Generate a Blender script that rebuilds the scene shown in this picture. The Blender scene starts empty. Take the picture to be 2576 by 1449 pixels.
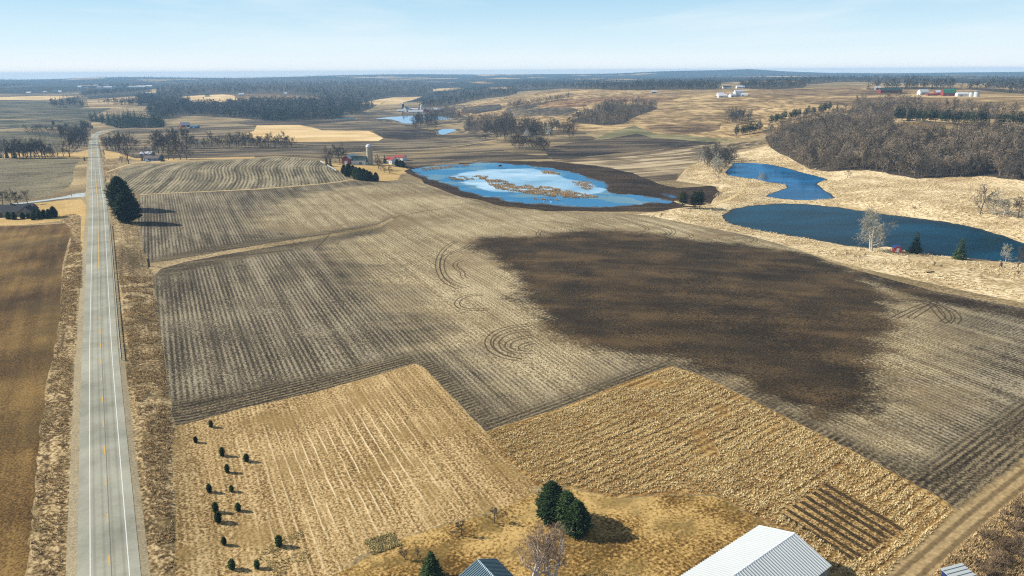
import bpy, bmesh, math, random
import numpy as np
from mathutils import Vector, Matrix
from mathutils.geometry import delaunay_2d_cdt

R = math.radians
scene = bpy.context.scene
col = scene.collection
rng = random.Random(7)
nrg = np.random.default_rng(7)

# ------------------------------------------------------------------ camera, world, sun, exposure
CAM_H = 85.0
PITCH = R(17.2)
FOC = 1760.0                      # focal length in units of a 2576 px wide frame
cam_d = bpy.data.cameras.new('camera')
cam_d.sensor_width = 36.0
cam_d.lens = 36.0 * FOC / 2576.0
cam_d.clip_start = 1.0
cam_d.clip_end = 60000.0
cam = bpy.data.objects.new('camera', cam_d)
col.objects.link(cam)
cam.location = (0, 0, CAM_H)
ROLL = 0.0054
cam.rotation_euler = (Matrix.Rotation(math.pi / 2 - PITCH, 3, 'X') @ Matrix.Rotation(-ROLL, 3, 'Z')).to_euler()
scene.camera = cam

SUN_EL = R(32.0)
SUN_AZ = R(-82.0)                 # clockwise from +Y: the sun stands to the left, a little ahead
sun_dir = Vector((math.sin(SUN_AZ) * math.cos(SUN_EL), math.cos(SUN_AZ) * math.cos(SUN_EL), math.sin(SUN_EL)))
sun_d = bpy.data.lights.new('sun', 'SUN')
sun_d.energy = 5.0
sun_d.angle = R(0.5)
sun_d.color = (1.0, 0.955, 0.88)
sun = bpy.data.objects.new('sun', sun_d)
col.objects.link(sun)
sun.rotation_euler = (-sun_dir).to_track_quat('-Z', 'Y').to_euler()
sun.location = (-300, 60, 300)

world = bpy.data.worlds.new('World')
scene.world = world
world.use_nodes = True
wt = world.node_tree
for n in list(wt.nodes):
    wt.nodes.remove(n)
w_out = wt.nodes.new('ShaderNodeOutputWorld')
w_bg = wt.nodes.new('ShaderNodeBackground')
w_sky = wt.nodes.new('ShaderNodeTexSky')
w_sky.sky_type = 'NISHITA'
w_sky.sun_disc = False
w_sky.sun_elevation = SUN_EL
w_sky.sun_rotation = SUN_AZ
w_sky.altitude = 300.0
w_sky.air_density = 1.0
w_sky.dust_density = 0.6
w_sky.ozone_density = 2.0
w_bg.inputs['Strength'].default_value = 0.05
# thin cirrus: streaky noise over the whole dome
w_tc = wt.nodes.new('ShaderNodeTexCoord')
w_map = wt.nodes.new('ShaderNodeMapping')
w_map.inputs['Rotation'].default_value = (0, 0.2, 0)
w_map.inputs['Location'].default_value = (4.4, 9.1, 0.2)
w_map.inputs['Scale'].default_value = (1.2, 1.2, 9.0)
w_n = wt.nodes.new('ShaderNodeTexNoise')
w_n.inputs['Scale'].default_value = 1.6
w_n.inputs['Detail'].default_value = 9.0
w_n.inputs['Roughness'].default_value = 0.58
w_n.inputs['Distortion'].default_value = 0.35
w_cr = wt.nodes.new('ShaderNodeValToRGB')
w_cr.color_ramp.elements[0].position = 0.44
w_cr.color_ramp.elements[0].color = (0, 0, 0, 1)
w_cr.color_ramp.elements[1].position = 0.66
w_cr.color_ramp.elements[1].color = (0.75, 0.75, 0.75, 1)
w_mix = wt.nodes.new('ShaderNodeMixRGB')
w_mix.inputs['Color2'].default_value = (11.6, 13.0, 13.7, 1)
wt.links.new(w_tc.outputs['Generated'], w_map.inputs['Vector'])
wt.links.new(w_map.outputs['Vector'], w_n.inputs['Vector'])
wt.links.new(w_n.outputs['Fac'], w_cr.inputs['Fac'])
wt.links.new(w_cr.outputs['Color'], w_mix.inputs['Fac'])
w_tint = wt.nodes.new('ShaderNodeMixRGB'); w_tint.blend_type = 'MULTIPLY'; w_tint.inputs['Fac'].default_value = 1.0
w_tint.inputs['Color2'].default_value = (0.48, 0.74, 1.08, 1)
w_sep = wt.nodes.new('ShaderNodeSeparateXYZ'); wt.links.new(w_tc.outputs['Generated'], w_sep.inputs[0])
w_veil = wt.nodes.new('ShaderNodeValToRGB')               # thin bright veil low over the horizon, all the way round
ve = w_veil.color_ramp.elements
ve[0].position = 0.0; ve[0].color = (0.97, 0.97, 0.97, 1); ve[1].position = 1.0; ve[1].color = (0, 0, 0, 1)
for p_, v_ in ((0.04, 0.93), (0.09, 0.80), (0.14, 0.38), (0.24, 0.06)):
    q_ = ve.new(p_); q_.color = (v_, v_, v_, 1)
wt.links.new(w_sep.outputs['Z'], w_veil.inputs['Fac'])
w_vm = wt.nodes.new('ShaderNodeMixRGB'); 
w_vc = wt.nodes.new('ShaderNodeValToRGB'); vc_ = w_vc.color_ramp.elements
vc_[0].position = 0.0; vc_[0].color = (1.0, 1.0, 1.0, 1); vc_[1].position = 0.10; q_ = vc_.new(0.03); q_.color = (0.76, 0.92, 0.99, 1); vc_[2].color = (0.50, 0.80, 1.0, 1)
wt.links.new(w_sep.outputs['Z'], w_vc.inputs['Fac'])
w_vs = wt.nodes.new('ShaderNodeMixRGB'); w_vs.blend_type = 'MULTIPLY'; w_vs.inputs['Fac'].default_value = 1.0; w_vs.inputs['Color2'].default_value = (14.2, 14.2, 14.2, 1)
wt.links.new(w_vc.outputs['Color'], w_vs.inputs['Color1']); wt.links.new(w_vs.outputs['Color'], w_vm.inputs['Color2'])
wt.links.new(w_sky.outputs['Color'], w_tint.inputs['Color1']); wt.links.new(w_tint.outputs['Color'], w_vm.inputs['Color1'])
wt.links.new(w_veil.outputs['Color'], w_vm.inputs['Fac'])
wt.links.new(w_vm.outputs['Color'], w_mix.inputs['Color1'])
wt.links.new(w_mix.outputs['Color'], w_bg.inputs['Color'])
wt.links.new(w_bg.outputs['Background'], w_out.inputs['Surface'])

scene.view_settings.view_transform = 'Standard'
scene.view_settings.look = 'None'
scene.view_settings.exposure = 0.55
scene.view_settings.gamma = 1.0
scene.view_settings.use_curve_mapping = False
scene.render.engine = 'CYCLES'
scene.cycles.max_bounces = 5
scene.cycles.diffuse_bounces = 2
scene.cycles.glossy_bounces = 2
scene.cycles.transparent_max_bounces = 6
scene.cycles.volume_bounces = 0
scene.cycles.use_denoising = False
scene.cycles.filter_width = 1.15

# ------------------------------------------------------------------ picture <-> ground
SP, CP = math.sin(PITCH), math.cos(PITCH)

def ray(px, py):
    """direction per unit depth for a point of the 2576 x 1449 view: (x, y, drop)"""
    u = (np.asarray(px, float) - 1288.0) / FOC
    v = (np.asarray(py, float) - 724.5) / FOC
    u, v = u - v * ROLL, v + u * ROLL
    return u, CP - v * SP, SP + v * CP

def at_z(px, py, z):
    a, b, c = ray(px, py)
    d = (CAM_H - z) / c
    return a * d, b * d

# ------------------------------------------------------------------ terrain height
CTRL = [
 # road profile
 (276,1449,2),(255,927,4),(252,842,4),(250,721,5),(249,600,7),(247,506,7),(244,480,6.5),(240,430,6),(238,395,0),(236,367,-6),(236,350,-12),(250,332,-16),(290,325,-16),
 # left of the road
 (0,1449,1.5),(100,1200,2),(40,927,3),(60,720,4),(50,570,5),(40,520,5),(100,450,4),(40,405,1),(120,395,0),(30,360,-5),(120,340,-9),(30,320,-10),(150,310,-12),
 (100,290,-10),(40,265,-6),(170,272,-7),(290,270,-8),(280,245,-2),(60,240,0),(150,225,4),(330,222,6),(20,214,5),(60,206,12),(180,202,16),(300,198,22),
 # right of the road, near
 (420,1449,0.5),(400,1100,1),(400,800,1.5),(390,640,3),(420,540,4.5),(700,1300,0),(700,1050,0),(700,850,0.5),(650,700,1.5),(600,570,3.5),(750,520,2.5),(900,500,0),
 (500,440,5),(650,430,5.5),(760,430,4),(850,445,1),(430,405,2),(700,392,3.5),(560,397,4.0),(600,384,-3),(380,398,-1),(450,375,-4),(320,390,-1),
 (1000,1000,0),(1000,750,0),(950,600,0),(1300,1300,0),(1300,1000,0),(1250,750,0.5),(1180,570,-0.5),(1700,1300,0),(1700,1000,0.5),(1600,800,1.5),(1500,650,1.5),(1480,548,-0.5),
 (2200,1400,0),(2200,1100,1),(2100,850,2),(1900,680,1.5),(1750,580,0),(2576,1300,1),(2500,950,2),(2400,760,1),(2250,680,0),(2480,690,0.5),(2576,740,2),
 # marsh, ponds and banks
 (1050,432,-2.5),(1300,460,-3),(1500,490,-3),(1650,515,-2.5),(1250,412,-2.5),(1450,425,-2.5),(1750,490,-2.5),(930,412,0),(1000,430,-1.5),(960,440,-1),
 (1840,530,-1),(2000,560,-2),(2300,590,-2),(2560,630,-2),(1780,520,0.2),(1900,480,-1),(1960,430,-1.5),(2050,480,-1.5),(2150,500,1),(2300,500,3),(2500,500,4),(2400,540,0.5),
 # wood on the right hill
 (1930,375,2),(2000,405,1),(2090,432,1),(2250,440,2),(2400,447,4),(2576,460,6),(1940,330,12),(2050,345,15),(2200,350,20),(2350,355,24),(2520,360,25),(2000,300,20),(2100,285,27),
 (2250,305,28),(2400,315,28),(2576,325,27),(2700,330,27),(1855,341,6),(1800,380,-0.5),(1700,400,-1.5),(2200,275,31),(2450,285,32),
 # centre plain
 (1600,400,-2),(1500,365,-2),(1380,378,-2),(1300,350,0),(1250,375,-2),(1420,340,2),(1700,345,1),(1800,345,3),(1560,318,4),(1700,312,7),(1850,308,12),(1480,305,4),(1400,300,2),
 (1650,285,11),(1800,285,15),(1900,275,20),(1700,262,19),(1550,270,14),(1400,270,10),(1600,245,26),(1750,240,31),(1500,240,22),(1400,245,17),(1450,224,29),(1600,226,33),(1800,230,35),
 (1950,240,36),(2100,240,38),(2300,245,40),(2550,250,40),(2000,262,30),(2250,222,46),(2450,238,42),(2576,235,44),(2000,222,40),(1900,225,38),(2400,215,47),(2576,215,46),
 # valley on the left centre
 (1100,400,-1),(1000,380,-2.5),(900,372,-3),(800,372,-3),(700,362,-6),(500,365,-6),(600,345,-9),(800,335,-9),(950,335,-9),(1080,345,-9),(1180,340,-9),(700,312,-13),(850,305,-15),
 (1000,318,-15),(1125,332,-13),(1200,318,-7),(1040,300,-20),(900,297,-21),(1120,300,-18),(1190,300,-10),(1150,282,-20),(1050,280,-22),(1250,280,-3),(1300,262,4),(1200,262,-8),
 (960,262,-24),(1060,262,-23),(1120,250,-24),(980,245,-22),(420,318,-14),(470,315,-13),(560,305,-15),(680,292,-15),(780,290,-18),(600,270,-10),(500,275,-10),(720,262,-4),(850,265,-8),
 (480,245,-2),(600,240,2),(700,243,2),(800,235,4),(900,228,3),(1000,225,-6),(1100,230,-6),(1200,225,4),(1300,230,14),(560,222,10),(750,215,16),(900,208,18),(1080,208,8),(1250,210,12),
 # far rises
 (500,196,24),(700,195,28),(950,195,26),(1150,198,14),(1300,200,16),(1500,202,22),(1500,210,28),(1700,206,34),(1850,205,40),(1900,196,40),(2000,200,40),(2150,203,40),(2300,200,44),(2450,203,42),(2576,203,42),
]
cu, cv, cz = [], [], []
for (px, py, z) in CTRL:
    x, y = at_z(px, py, z)
    cu.append(math.log(math.hypot(x, y))); cv.append(math.atan2(x, y)); cz.append(z)
for th in np.linspace(-1.0, 1.0, 9):                        # far rim and the ground under the camera
    for r_, z_ in ((7600., 30.), (10000., 50.), (26000., 50.), (40., 0.)):
        cu.append(math.log(r_)); cv.append(th); cz.append(z_)
for th in (-1.0, 1.0):
    for r_, z_ in ((150., 1.), (400., 3.), (1000., 5.), (2500., 15.), (6000., 18.)):
        cu.append(math.log(r_)); cv.append(th); cz.append(z_)
cu, cv, cz = map(np.array, (cu, cv, cz))

def kern(du, dv):
    d2 = du * du + dv * dv
    return np.sqrt(d2 + 1e-4)
_n = len(cu)
_A = np.zeros((_n + 3, _n + 3))
_A[:_n, :_n] = kern(cu[:, None] - cu[None], cv[:, None] - cv[None]) - 0.006 * np.eye(_n)
_A[:_n, _n] = 1; _A[:_n, _n + 1] = cu; _A[:_n, _n + 2] = cv
_A[_n:, :_n] = _A[:_n, _n:].T
_w = np.linalg.solve(_A, np.concatenate([cz, np.zeros(3)]))
U0, U1, V0, V1 = math.log(38.), math.log(27000.), -1.05, 1.05
NU, NV = 420, 300
_gu = np.linspace(U0, U1, NU); _gv = np.linspace(V0, V1, NV)
ZG = np.zeros((NU, NV))
for i in range(NU):
    ZG[i] = kern(_gu[i] - cu[None, :], _gv[:, None] - cv[None, :]) @ _w[:_n] + _w[_n] + _w[_n + 1] * _gu[i] + _w[_n + 2] * _gv
_k = np.array([1, 4, 6, 4, 1]) / 16.
for _ in range(2):                                          # soften
    P = np.pad(ZG, ((2, 2), (0, 0)), mode='edge'); ZG = sum(_k[j] * P[j:j + NU] for j in range(5))
    P = np.pad(ZG, ((0, 0), (2, 2)), mode='edge'); ZG = sum(_k[j] * P[:, j:j + NV] for j in range(5))

def vnoise(x, y, seed=0):
    """smooth value noise 0..1"""
    xi = np.floor(x).astype(np.int64); yi = np.floor(y).astype(np.int64)
    fx = x - xi; fy = y - yi
    fx = fx * fx * (3 - 2 * fx); fy = fy * fy * (3 - 2 * fy)
    def h(a, b):
        n = (a * 374761393 + b * 668265263 + seed * 1442695041) & 0x7fffffff
        n = ((n ^ (n >> 13)) * 1274126177) & 0x7fffffff
        return ((n ^ (n >> 16)) & 0xffff) / 65535.0
    return (h(xi, yi) * (1 - fx) + h(xi + 1, yi) * fx) * (1 - fy) + (h(xi, yi + 1) * (1 - fx) + h(xi + 1, yi + 1) * fx) * fy

def sstep(a, b, x):
    t = np.clip((x - a) / (b - a), 0, 1)
    return t * t * (3 - 2 * t)

def zbase(x, y):
    x = np.asarray(x, float); y = np.asarray(y, float)
    r = np.hypot(x, y); th = np.arctan2(x, y)
    a = np.clip((np.log(np.maximum(r, 1)) - U0) / (U1 - U0) * (NU - 1), 0, NU - 1.001)
    b = np.clip((th - V0) / (V1 - V0) * (NV - 1), 0, NV - 1.001)
    i = a.astype(int); j = b.astype(int); fa = a - i; fb = b - j
    z = (ZG[i, j] * (1 - fa) + ZG[i + 1, j] * fa) * (1 - fb) + (ZG[i, j + 1] * (1 - fa) + ZG[i + 1, j + 1] * fa) * fb
    far = sstep(2600, 5500, r)
    z = z + far * 16 * (vnoise(x / 1500 + 7, y / 800 + 3, 1) - 0.5) + far * 8 * (vnoise(x / 600, y / 420, 2) - 0.5)
    mid = sstep(250, 700, r) * (1 - far)
    z = z + mid * 1.6 * (vnoise(x / 130 + 2, y / 130, 3) - 0.5)
    # the long blue mound on the skyline
    k = np.exp(-((y - 8600) / 700) ** 2)
    z = z + k * (40 * np.exp(-((x - 2830) / 780) ** 2) + 16 * np.exp(-((x - 2790) / 250) ** 2) + 26 * np.exp(-((x - 1900) / 650) ** 2))
    return z

_rr = np.linspace(0.0, 1.0, 260)
def ground(px, py):
    """the point of the bare terrain that the view shows at (px, py)"""
    a, b, c = ray(px, py)
    k = math.hypot(a, b)
    d0 = (CAM_H - 75.0) / c if c > 1e-4 else 1e9
    d1 = (CAM_H + 36.0) / c if c > 1e-4 else 1e9
    d0, d1 = min(max(d0, 45.0 / k), 9000.0 / k), min(max(d1, 60.0 / k), 10000.0 / k)
    d = d0 * (d1 / d0) ** _rr
    gap = CAM_H - c * d - zbase(a * d, b * d)
    idx = np.nonzero(gap <= 0)[0]
    if len(idx) == 0: dd = d[-1]
    else:
        i = idx[0]
        if i == 0: dd = d[0]
        else:
            t = gap[i - 1] / (gap[i - 1] - gap[i]); dd = d[i - 1] + t * (d[i] - d[i - 1])
    return float(a * dd), float(b * dd)

def dens(pts, step=14.0, closed=True):
    out = []
    m = len(pts)
    for i in range(m if closed else m - 1):
        p, q = pts[i], pts[(i + 1) % m]
        L = math.hypot(q[0] - p[0], q[1] - p[1]); k = max(1, int(L / step))
        for j in range(k):
            t = j / k
            out.append((p[0] + (q[0] - p[0]) * t, p[1] + (q[1] - p[1]) * t))
    if not closed: out.append(tuple(pts[-1]))
    return out

def smooth_poly(pts, n=1, closed=True):
    for _ in range(n):
        o = []
        m = len(pts)
        if not closed: o.append(pts[0])
        for i in range(m if closed else m - 1):
            p, q = pts[i], pts[(i + 1) % m]
            o.append((p[0] * .75 + q[0] * .25, p[1] * .75 + q[1] * .25)); o.append((p[0] * .25 + q[0] * .75, p[1] * .25 + q[1] * .75))
        if not closed: o.append(pts[-1])
        pts = o
    return pts

def gpoly(pts, step=14.0, z=None, jit=0.0, closed=True, smooth=0):
    if smooth: pts = smooth_poly(pts, smooth, closed)
    out = []
    for k, (px, py) in enumerate(dens(pts, step, closed)):
        if z is None: x, y = ground(px, py)
        else:
            x, y = at_z(px, py, z); x = float(x); y = float(y)
        if jit:
            x += rng.uniform(-jit, jit); y += rng.uniform(-jit, jit)
        out.append((x, y))
    return out

def seg_dist(X, Y, poly, closed=True):
    """distance of many points to a polyline; also signed inside test when closed"""
    best = np.full(X.shape, 1e18); inside = np.zeros(X.shape, bool); near = np.zeros(X.shape, int); tt = np.zeros(X.shape)
    m = len(poly)
    for i in range(m if closed else m - 1):
        x0, y0 = poly[i]; x1, y1 = poly[(i + 1) % m]
        dx, dy = x1 - x0, y1 - y0; L2 = dx * dx + dy * dy + 1e-12
        t = np.clip(((X - x0) * dx + (Y - y0) * dy) / L2, 0, 1)
        d = (X - x0 - t * dx) ** 2 + (Y - y0 - t * dy) ** 2
        m_ = d < best
        best[m_] = d[m_]; near[m_] = i; tt[m_] = t[m_]
        if closed and y0 != y1:
            c = ((y0 > Y) != (y1 > Y)) & (X < (x1 - x0) * (Y - y0) / (y1 - y0) + x0)
            inside ^= c
    return np.sqrt(best), inside, near, tt

# ------------------------------------------------------------------ materials
def srgb(r, g, b):
    f = lambda c: (c / 255 / 12.92) if c <= 10.3 else ((c / 255 + 0.055) / 1.055) ** 2.4
    return (f(r), f(g), f(b), 1.0)

class NT:
    def __init__(self, name, rough=0.9, spec=0.2):
        self.m = bpy.data.materials.new(name); self.m.use_nodes = True
        self.t = self.m.node_tree
        self.b = self.t.nodes['Principled BSDF']; self.o = self.t.nodes['Material Output']
        self.b.inputs['Roughness'].default_value = rough
        self.b.inputs['Specular IOR Level'].default_value = spec
        self._pos = None
    def n(self, typ, **kw):
        x = self.t.nodes.new(typ)
        for k, v in kw.items(): setattr(x, k, v)
        return x
    def put(self, sock, v):
        if isinstance(v, (int, float)): sock.default_value = v
        elif isinstance(v, (tuple, list)): sock.default_value = tuple(v)
        else: self.t.links.new(v, sock)
    def pos(self):
        if self._pos is None: self._pos = self.n('ShaderNodeNewGeometry').outputs['Position']
        return self._pos
    def map(self, vec, rot=0.0, scale=(1, 1, 1), loc=(0, 0, 0)):
        x = self.n('ShaderNodeMapping', vector_type='POINT')
        self.put(x.inputs['Vector'], vec)
        x.inputs['Rotation'].default_value = (0, 0, rot); x.inputs['Scale'].default_value = scale; x.inputs['Location'].default_value = loc
        return x.outputs['Vector']
    def noise(self, vec, scale=1.0, detail=3.0, rough=0.55, dist=0.0):
        x = self.n('ShaderNodeTexNoise'); self.put(x.inputs['Vector'], vec)
        x.inputs['Scale'].default_value = scale; x.inputs['Detail'].default_value = detail
        x.inputs['Roughness'].default_value = rough; x.inputs['Distortion'].default_value = dist
        return x.outputs['Fac']
    def vor(self, vec, scale=1.0, rand=1.0):
        x = self.n('ShaderNodeTexVoronoi'); self.put(x.inputs['Vector'], vec)
        x.inputs['Scale'].default_value = scale; x.inputs['Randomness'].default_value = rand
        return x.outputs['Distance']
    def math(self, op, a, b=0.0, c=0.0, clamp=False):
        x = self.n('ShaderNodeMath', operation=op, use_clamp=clamp)
        for s, v in zip(x.inputs, (a, b, c)): self.put(s, v)
        return x.outputs[0]
    def attr(self, name):
        return self.n('ShaderNodeAttribute', attribute_name=name).outputs['Fac']
    def ramp(self, fac, stops):
        x = self.n('ShaderNodeValToRGB'); self.put(x.inputs['Fac'], fac)
        e = x.color_ramp.elements
        while len(e) < len(stops): e.new(0.5)
        for k, (p, c) in enumerate(stops): e[k].position = p; e[k].color = c
        return x.outputs['Color']
    def range(self, v, a, b, c=0.0, d=1.0, smooth=True):
        x = self.n('ShaderNodeMapRange'); x.interpolation_type = 'SMOOTHSTEP' if smooth else 'LINEAR'
        for i, q in enumerate((v, a, b, c, d)): self.put(x.inputs[i], q)
        return x.outputs[0]
    def mix(self, f, a, b):
        x = self.n('ShaderNodeMixRGB'); self.put(x.inputs[0], f); self.put(x.inputs[1], a); self.put(x.inputs[2], b)
        return x.outputs[0]
    def mul(self, a, b, f=1.0):
        x = self.n('ShaderNodeMixRGB', blend_type='MULTIPLY'); self.put(x.inputs[0], f); self.put(x.inputs[1], a); self.put(x.inputs[2], b)
        return x.outputs[0]
    def bump(self, h, dist=0.1, strength=0.6):
        x = self.n('ShaderNodeBump'); x.inputs['Distance'].default_value = dist; x.inputs['Strength'].default_value = strength
        self.put(x.inputs['Height'], h); self.put(self.b.inputs['Normal'], x.outputs[0])
    def color(self, c): self.put(self.b.inputs['Base Color'], c)

def field_color(t, c, ang=0.0, row=0.8, rowamp=0.0, streak=(0.006, 0.35), sa=0.5, speck=1.4, pa=0.5, patch=0.02, ca=0.5, seed=0.0, bend=0.0, pas=0.0, tint=None):
    """colour of tilled or mown land: c = three colours dark..light; rows run along ang"""
    p = t.pos()
    if bend:
        w = t.n('ShaderNodeTexNoise'); t.put(w.inputs['Vector'], p); w.inputs['Scale'].default_value = 0.006; w.inputs['Detail'].default_value = 0.5
        vm = t.n('ShaderNodeVectorMath', operation='MULTIPLY_ADD')
        t.put(vm.inputs[0], w.outputs['Color']); vm.inputs[1].default_value = (bend, bend, 0); t.put(vm.inputs[2], p)
        p = vm.outputs[0]
    q = t.map(p, rot=-ang, loc=(seed, seed * 1.7, 0))
    s1 = t.noise(q, speck, 3.0, 0.62)
    s2 = t.noise(t.map(q, scale=(streak[0], streak[1], 1)), 1.0, 4.0, 0.55)
    s3 = t.noise(q, patch, 3.0, 0.6)
    v = t.math('MULTIPLY_ADD', s1, pa, 0.5 - 0.5 * (pa + sa + ca))
    v = t.math('MULTIPLY_ADD', s2, sa, v)
    v = t.math('MULTIPLY_ADD', s3, ca, v)
    h = s1
    if rowamp or pas:
        sx = t.n('ShaderNodeSeparateXYZ'); t.put(sx.inputs[0], q)
        wob = t.math('MULTIPLY_ADD', s2, 0.5, sx.outputs[1])
        if rowamp:
            sn = t.math('SINE', t.math('MULTIPLY', wob, 2 * math.pi / row))
            m = t.math('MULTIPLY', sn, t.range(t.noise(q, 0.05, 2.0), 0.35, 0.6, 0.35, 1.0))
            v = t.math('MULTIPLY_ADD', m, rowamp, v)
            h = t.math('MULTIPLY_ADD', sn, 0.25, h)
        if pas:
            sn = t.math('SINE', t.math('MULTIPLY', wob, 2 * math.pi / (row * 6)))
            v = t.math('MULTIPLY_ADD', sn, pas, v)
    cc = t.ramp(v, [(0.24, c[0]), (0.5, c[1]), (0.76, c[2])])
    if tint: cc = t.mix(t.math('MULTIPLY', t.range(t.noise(t.map(q, loc=(77, 31, 0)), tint[1], 4.0, 0.65), 0.46, 0.66), tint[2]), cc, srgb(*tint[0]))
    return cc, h

BUMP = 0.12
def field_mat(name, c, bumpd=0.12, bumps=0.7, **kw):
    t = NT(name, 0.95, 0.1)
    cc, h = field_color(t, c, **kw)
    t.color(cc)
    if bumpd: t.bump(h, bumpd * BUMP, bumps)
    return t.m

def C3(a, b, c): return (srgb(*a), srgb(*b), srgb(*c))
def wdir(p, q):
    a = ground(*p); b = ground(*q)
    return math.atan2(b[1] - a[1], b[0] - a[0])

ROWS = wdir((1075, 930), (1215, 1080))        # planting direction of the big cornfield
ROWS2 = wdir((440, 1070), (1040, 915))
M = {}
# -- general land
M['meadow'] = field_mat('dry meadow', C3((96, 82, 58), (142, 122, 86), (184, 160, 116)), sa=0.2, pa=1.6, ca=1.2, speck=1.0, patch=0.012, bumpd=0.35, tint=((112, 98, 62), 0.03, 0.5))
M['verge'] = field_mat('rough verge', C3((74, 60, 38), (138, 114, 76), (192, 168, 124)), ang=wdir((250, 1400), (250, 700)), streak=(0.02, 0.5), sa=0.75, pa=2.0, ca=0.8, speck=1.3, patch=0.03, bumpd=0.5, bumps=1.0, tint=((98, 84, 50), 0.15, 0.6))
M['grassland'] = field_mat('pale dry grassland', C3((138, 114, 78), (196, 172, 128), (228, 208, 166)), ang=0.15, streak=(0.02, 0.12), sa=0.3, pa=1.9, ca=1.1, speck=0.6, patch=0.018, bumpd=0.6, bumps=1.0, tint=((150, 126, 82), 0.05, 0.6))
M['golden_lawn'] = field_mat('golden lawn', C3((150, 118, 62), (188, 156, 98), (212, 184, 130)), pa=1.2, sa=0.2, ca=0.5, speck=1.2, tint=((156, 132, 76), 0.06, 0.5))
M['yard_grass'] = field_mat('brown gold yard grass', C3((84, 62, 28), (146, 114, 60), (192, 160, 100)), pa=1.9, sa=0.25, ca=1.7, speck=1.6, patch=0.06, streak=(0.05, 0.3), ang=ROWS2, bumpd=0.25, tint=((112, 92, 48), 0.12, 0.7))
M['tall_grass'] = field_mat('tall golden grass floor', C3((80, 58, 28), (138, 108, 60), (184, 154, 98)), ang=ROWS2, row=2.2, rowamp=0.16, pa=1.6, sa=0.6, ca=0.4, speck=1.8, patch=0.05, streak=(0.03, 0.5), bumpd=0.5, bumps=1.0, tint=((128, 92, 46), 0.1, 0.6))
M['hay'] = field_mat('brown hay field', C3((54, 38, 16), (94, 70, 34), (136, 108, 60)), ang=wdir((250, 1400), (250, 700)), pa=1.3, sa=0.55, ca=1.3, speck=2.2, patch=0.025, streak=(0.01, 0.25), bumpd=0.08, tint=((78, 64, 34), 0.03, 0.6))
M['garden_soil'] = field_mat('dark garden soil', C3((40, 31, 18), (60, 48, 28), (92, 76, 46)), pa=1.6, sa=0.2, ca=0.2, speck=2.5, bumpd=0.15)
M['dirt_track'] = field_mat('dirt track', C3((110, 92, 60), (150, 128, 88), (184, 160, 116)), pa=0.6, sa=0.5, ca=0.4, speck=1.2)
M['mud'] = field_mat('wet brown mud', C3((30, 23, 15), (52, 40, 27), (84, 67, 46)), ang=-0.25, pa=1.0, sa=0.7, ca=0.5, speck=0.8, streak=(0.012, 0.12), patch=0.02, bumpd=0.1)
M['brush'] = field_mat('brushy bank', C3((54, 42, 27), (118, 96, 62), (176, 150, 102)), pa=2.2, sa=0.1, ca=0.6, speck=0.9, patch=0.1, bumpd=0.6, bumps=1.0)
M['gravel'] = field_mat('roadside gravel', C3((120, 108, 84), (150, 136, 106), (174, 160, 128)), pa=1.2, sa=0.3, ca=0.4, speck=2.5)
M['garden_plot'] = field_mat('half tilled garden', C3((70, 52, 28), (128, 100, 58), (186, 154, 100)), ang=ROWS2, pa=2.0, sa=0.6, ca=0.6, speck=2.2, streak=(0.05, 0.4))
# -- fields
M['contour'] = field_mat('contour stubble', C3((66, 58, 42), (112, 101, 76), (164, 150, 118)), ang=wdir((560, 480), (610, 402)), bend=40.0, row=2.6, rowamp=0.22, pas=0.08, pa=1.8, sa=1.1, ca=0.6, speck=0.9, streak=(0.012, 0.2), patch=0.03, tint=((92, 84, 62), 0.02, 0.5))
M['stubble_nw'] = field_mat('swirled stubble', C3((58, 52, 38), (102, 92, 68), (152, 140, 106)), ang=R(20), bend=90.0, row=3.0, rowamp=0.3, pa=1.4, sa=0.9, ca=0.5, speck=0.8, streak=(0.006, 0.16), patch=0.02)
M['grey_field'] = field_mat('grey brown stubble', C3((62, 54, 42), (96, 84, 66), (134, 118, 92)), ang=R(10), pa=0.4, sa=1.9, ca=1.3, speck=0.4, streak=(0.004, 0.06), patch=0.01, bumpd=0.15)
M['dark_field'] = field_mat('dark ploughed land', C3((40, 33, 27), (66, 56, 44), (102, 88, 68)), ang=R(5), pa=0.3, sa=1.9, ca=1.3, speck=0.4, streak=(0.003, 0.05), patch=0.01, bumpd=0.15)
M['olive_field'] = field_mat('dull olive field', C3((50, 48, 34), (80, 75, 54), (112, 104, 76)), ang=R(-10), pa=0.3, sa=1.9, ca=1.3, speck=0.3, streak=(0.003, 0.04), patch=0.008, bumpd=0.15)
M['straw_field'] = field_mat('bright straw field', C3((182, 150, 96), (210, 178, 124), (226, 200, 150)), ang=R(0), pa=0.2, sa=1.0, ca=1.3, speck=0.3, streak=(0.003, 0.05), patch=0.008, bumpd=0.1)
M['tan_hill'] = field_mat('tan hill stubble', C3((104, 84, 54), (150, 124, 82), (192, 164, 116)), ang=R(12), bend=120.0, pa=0.6, sa=1.9, ca=1.3, speck=0.3, streak=(0.002, 0.035), patch=0.005, bumpd=0.2, tint=((126, 102, 68), 0.006, 0.7))
M['rust_field'] = field_mat('rust brown weeds', C3((88, 62, 40), (124, 94, 62), (160, 128, 88)), ang=R(12), pa=0.5, sa=1.9, ca=1.3, speck=0.25, streak=(0.003, 0.04), patch=0.008, bumpd=0.2)
M['brown_hill'] = field_mat('brown hill stubble', C3((80, 62, 42), (116, 94, 64), (152, 126, 88)), ang=R(4), pa=0.2, sa=1.9, ca=1.3, speck=0.3, streak=(0.0015, 0.03), patch=0.005, bumpd=0.2)
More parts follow.
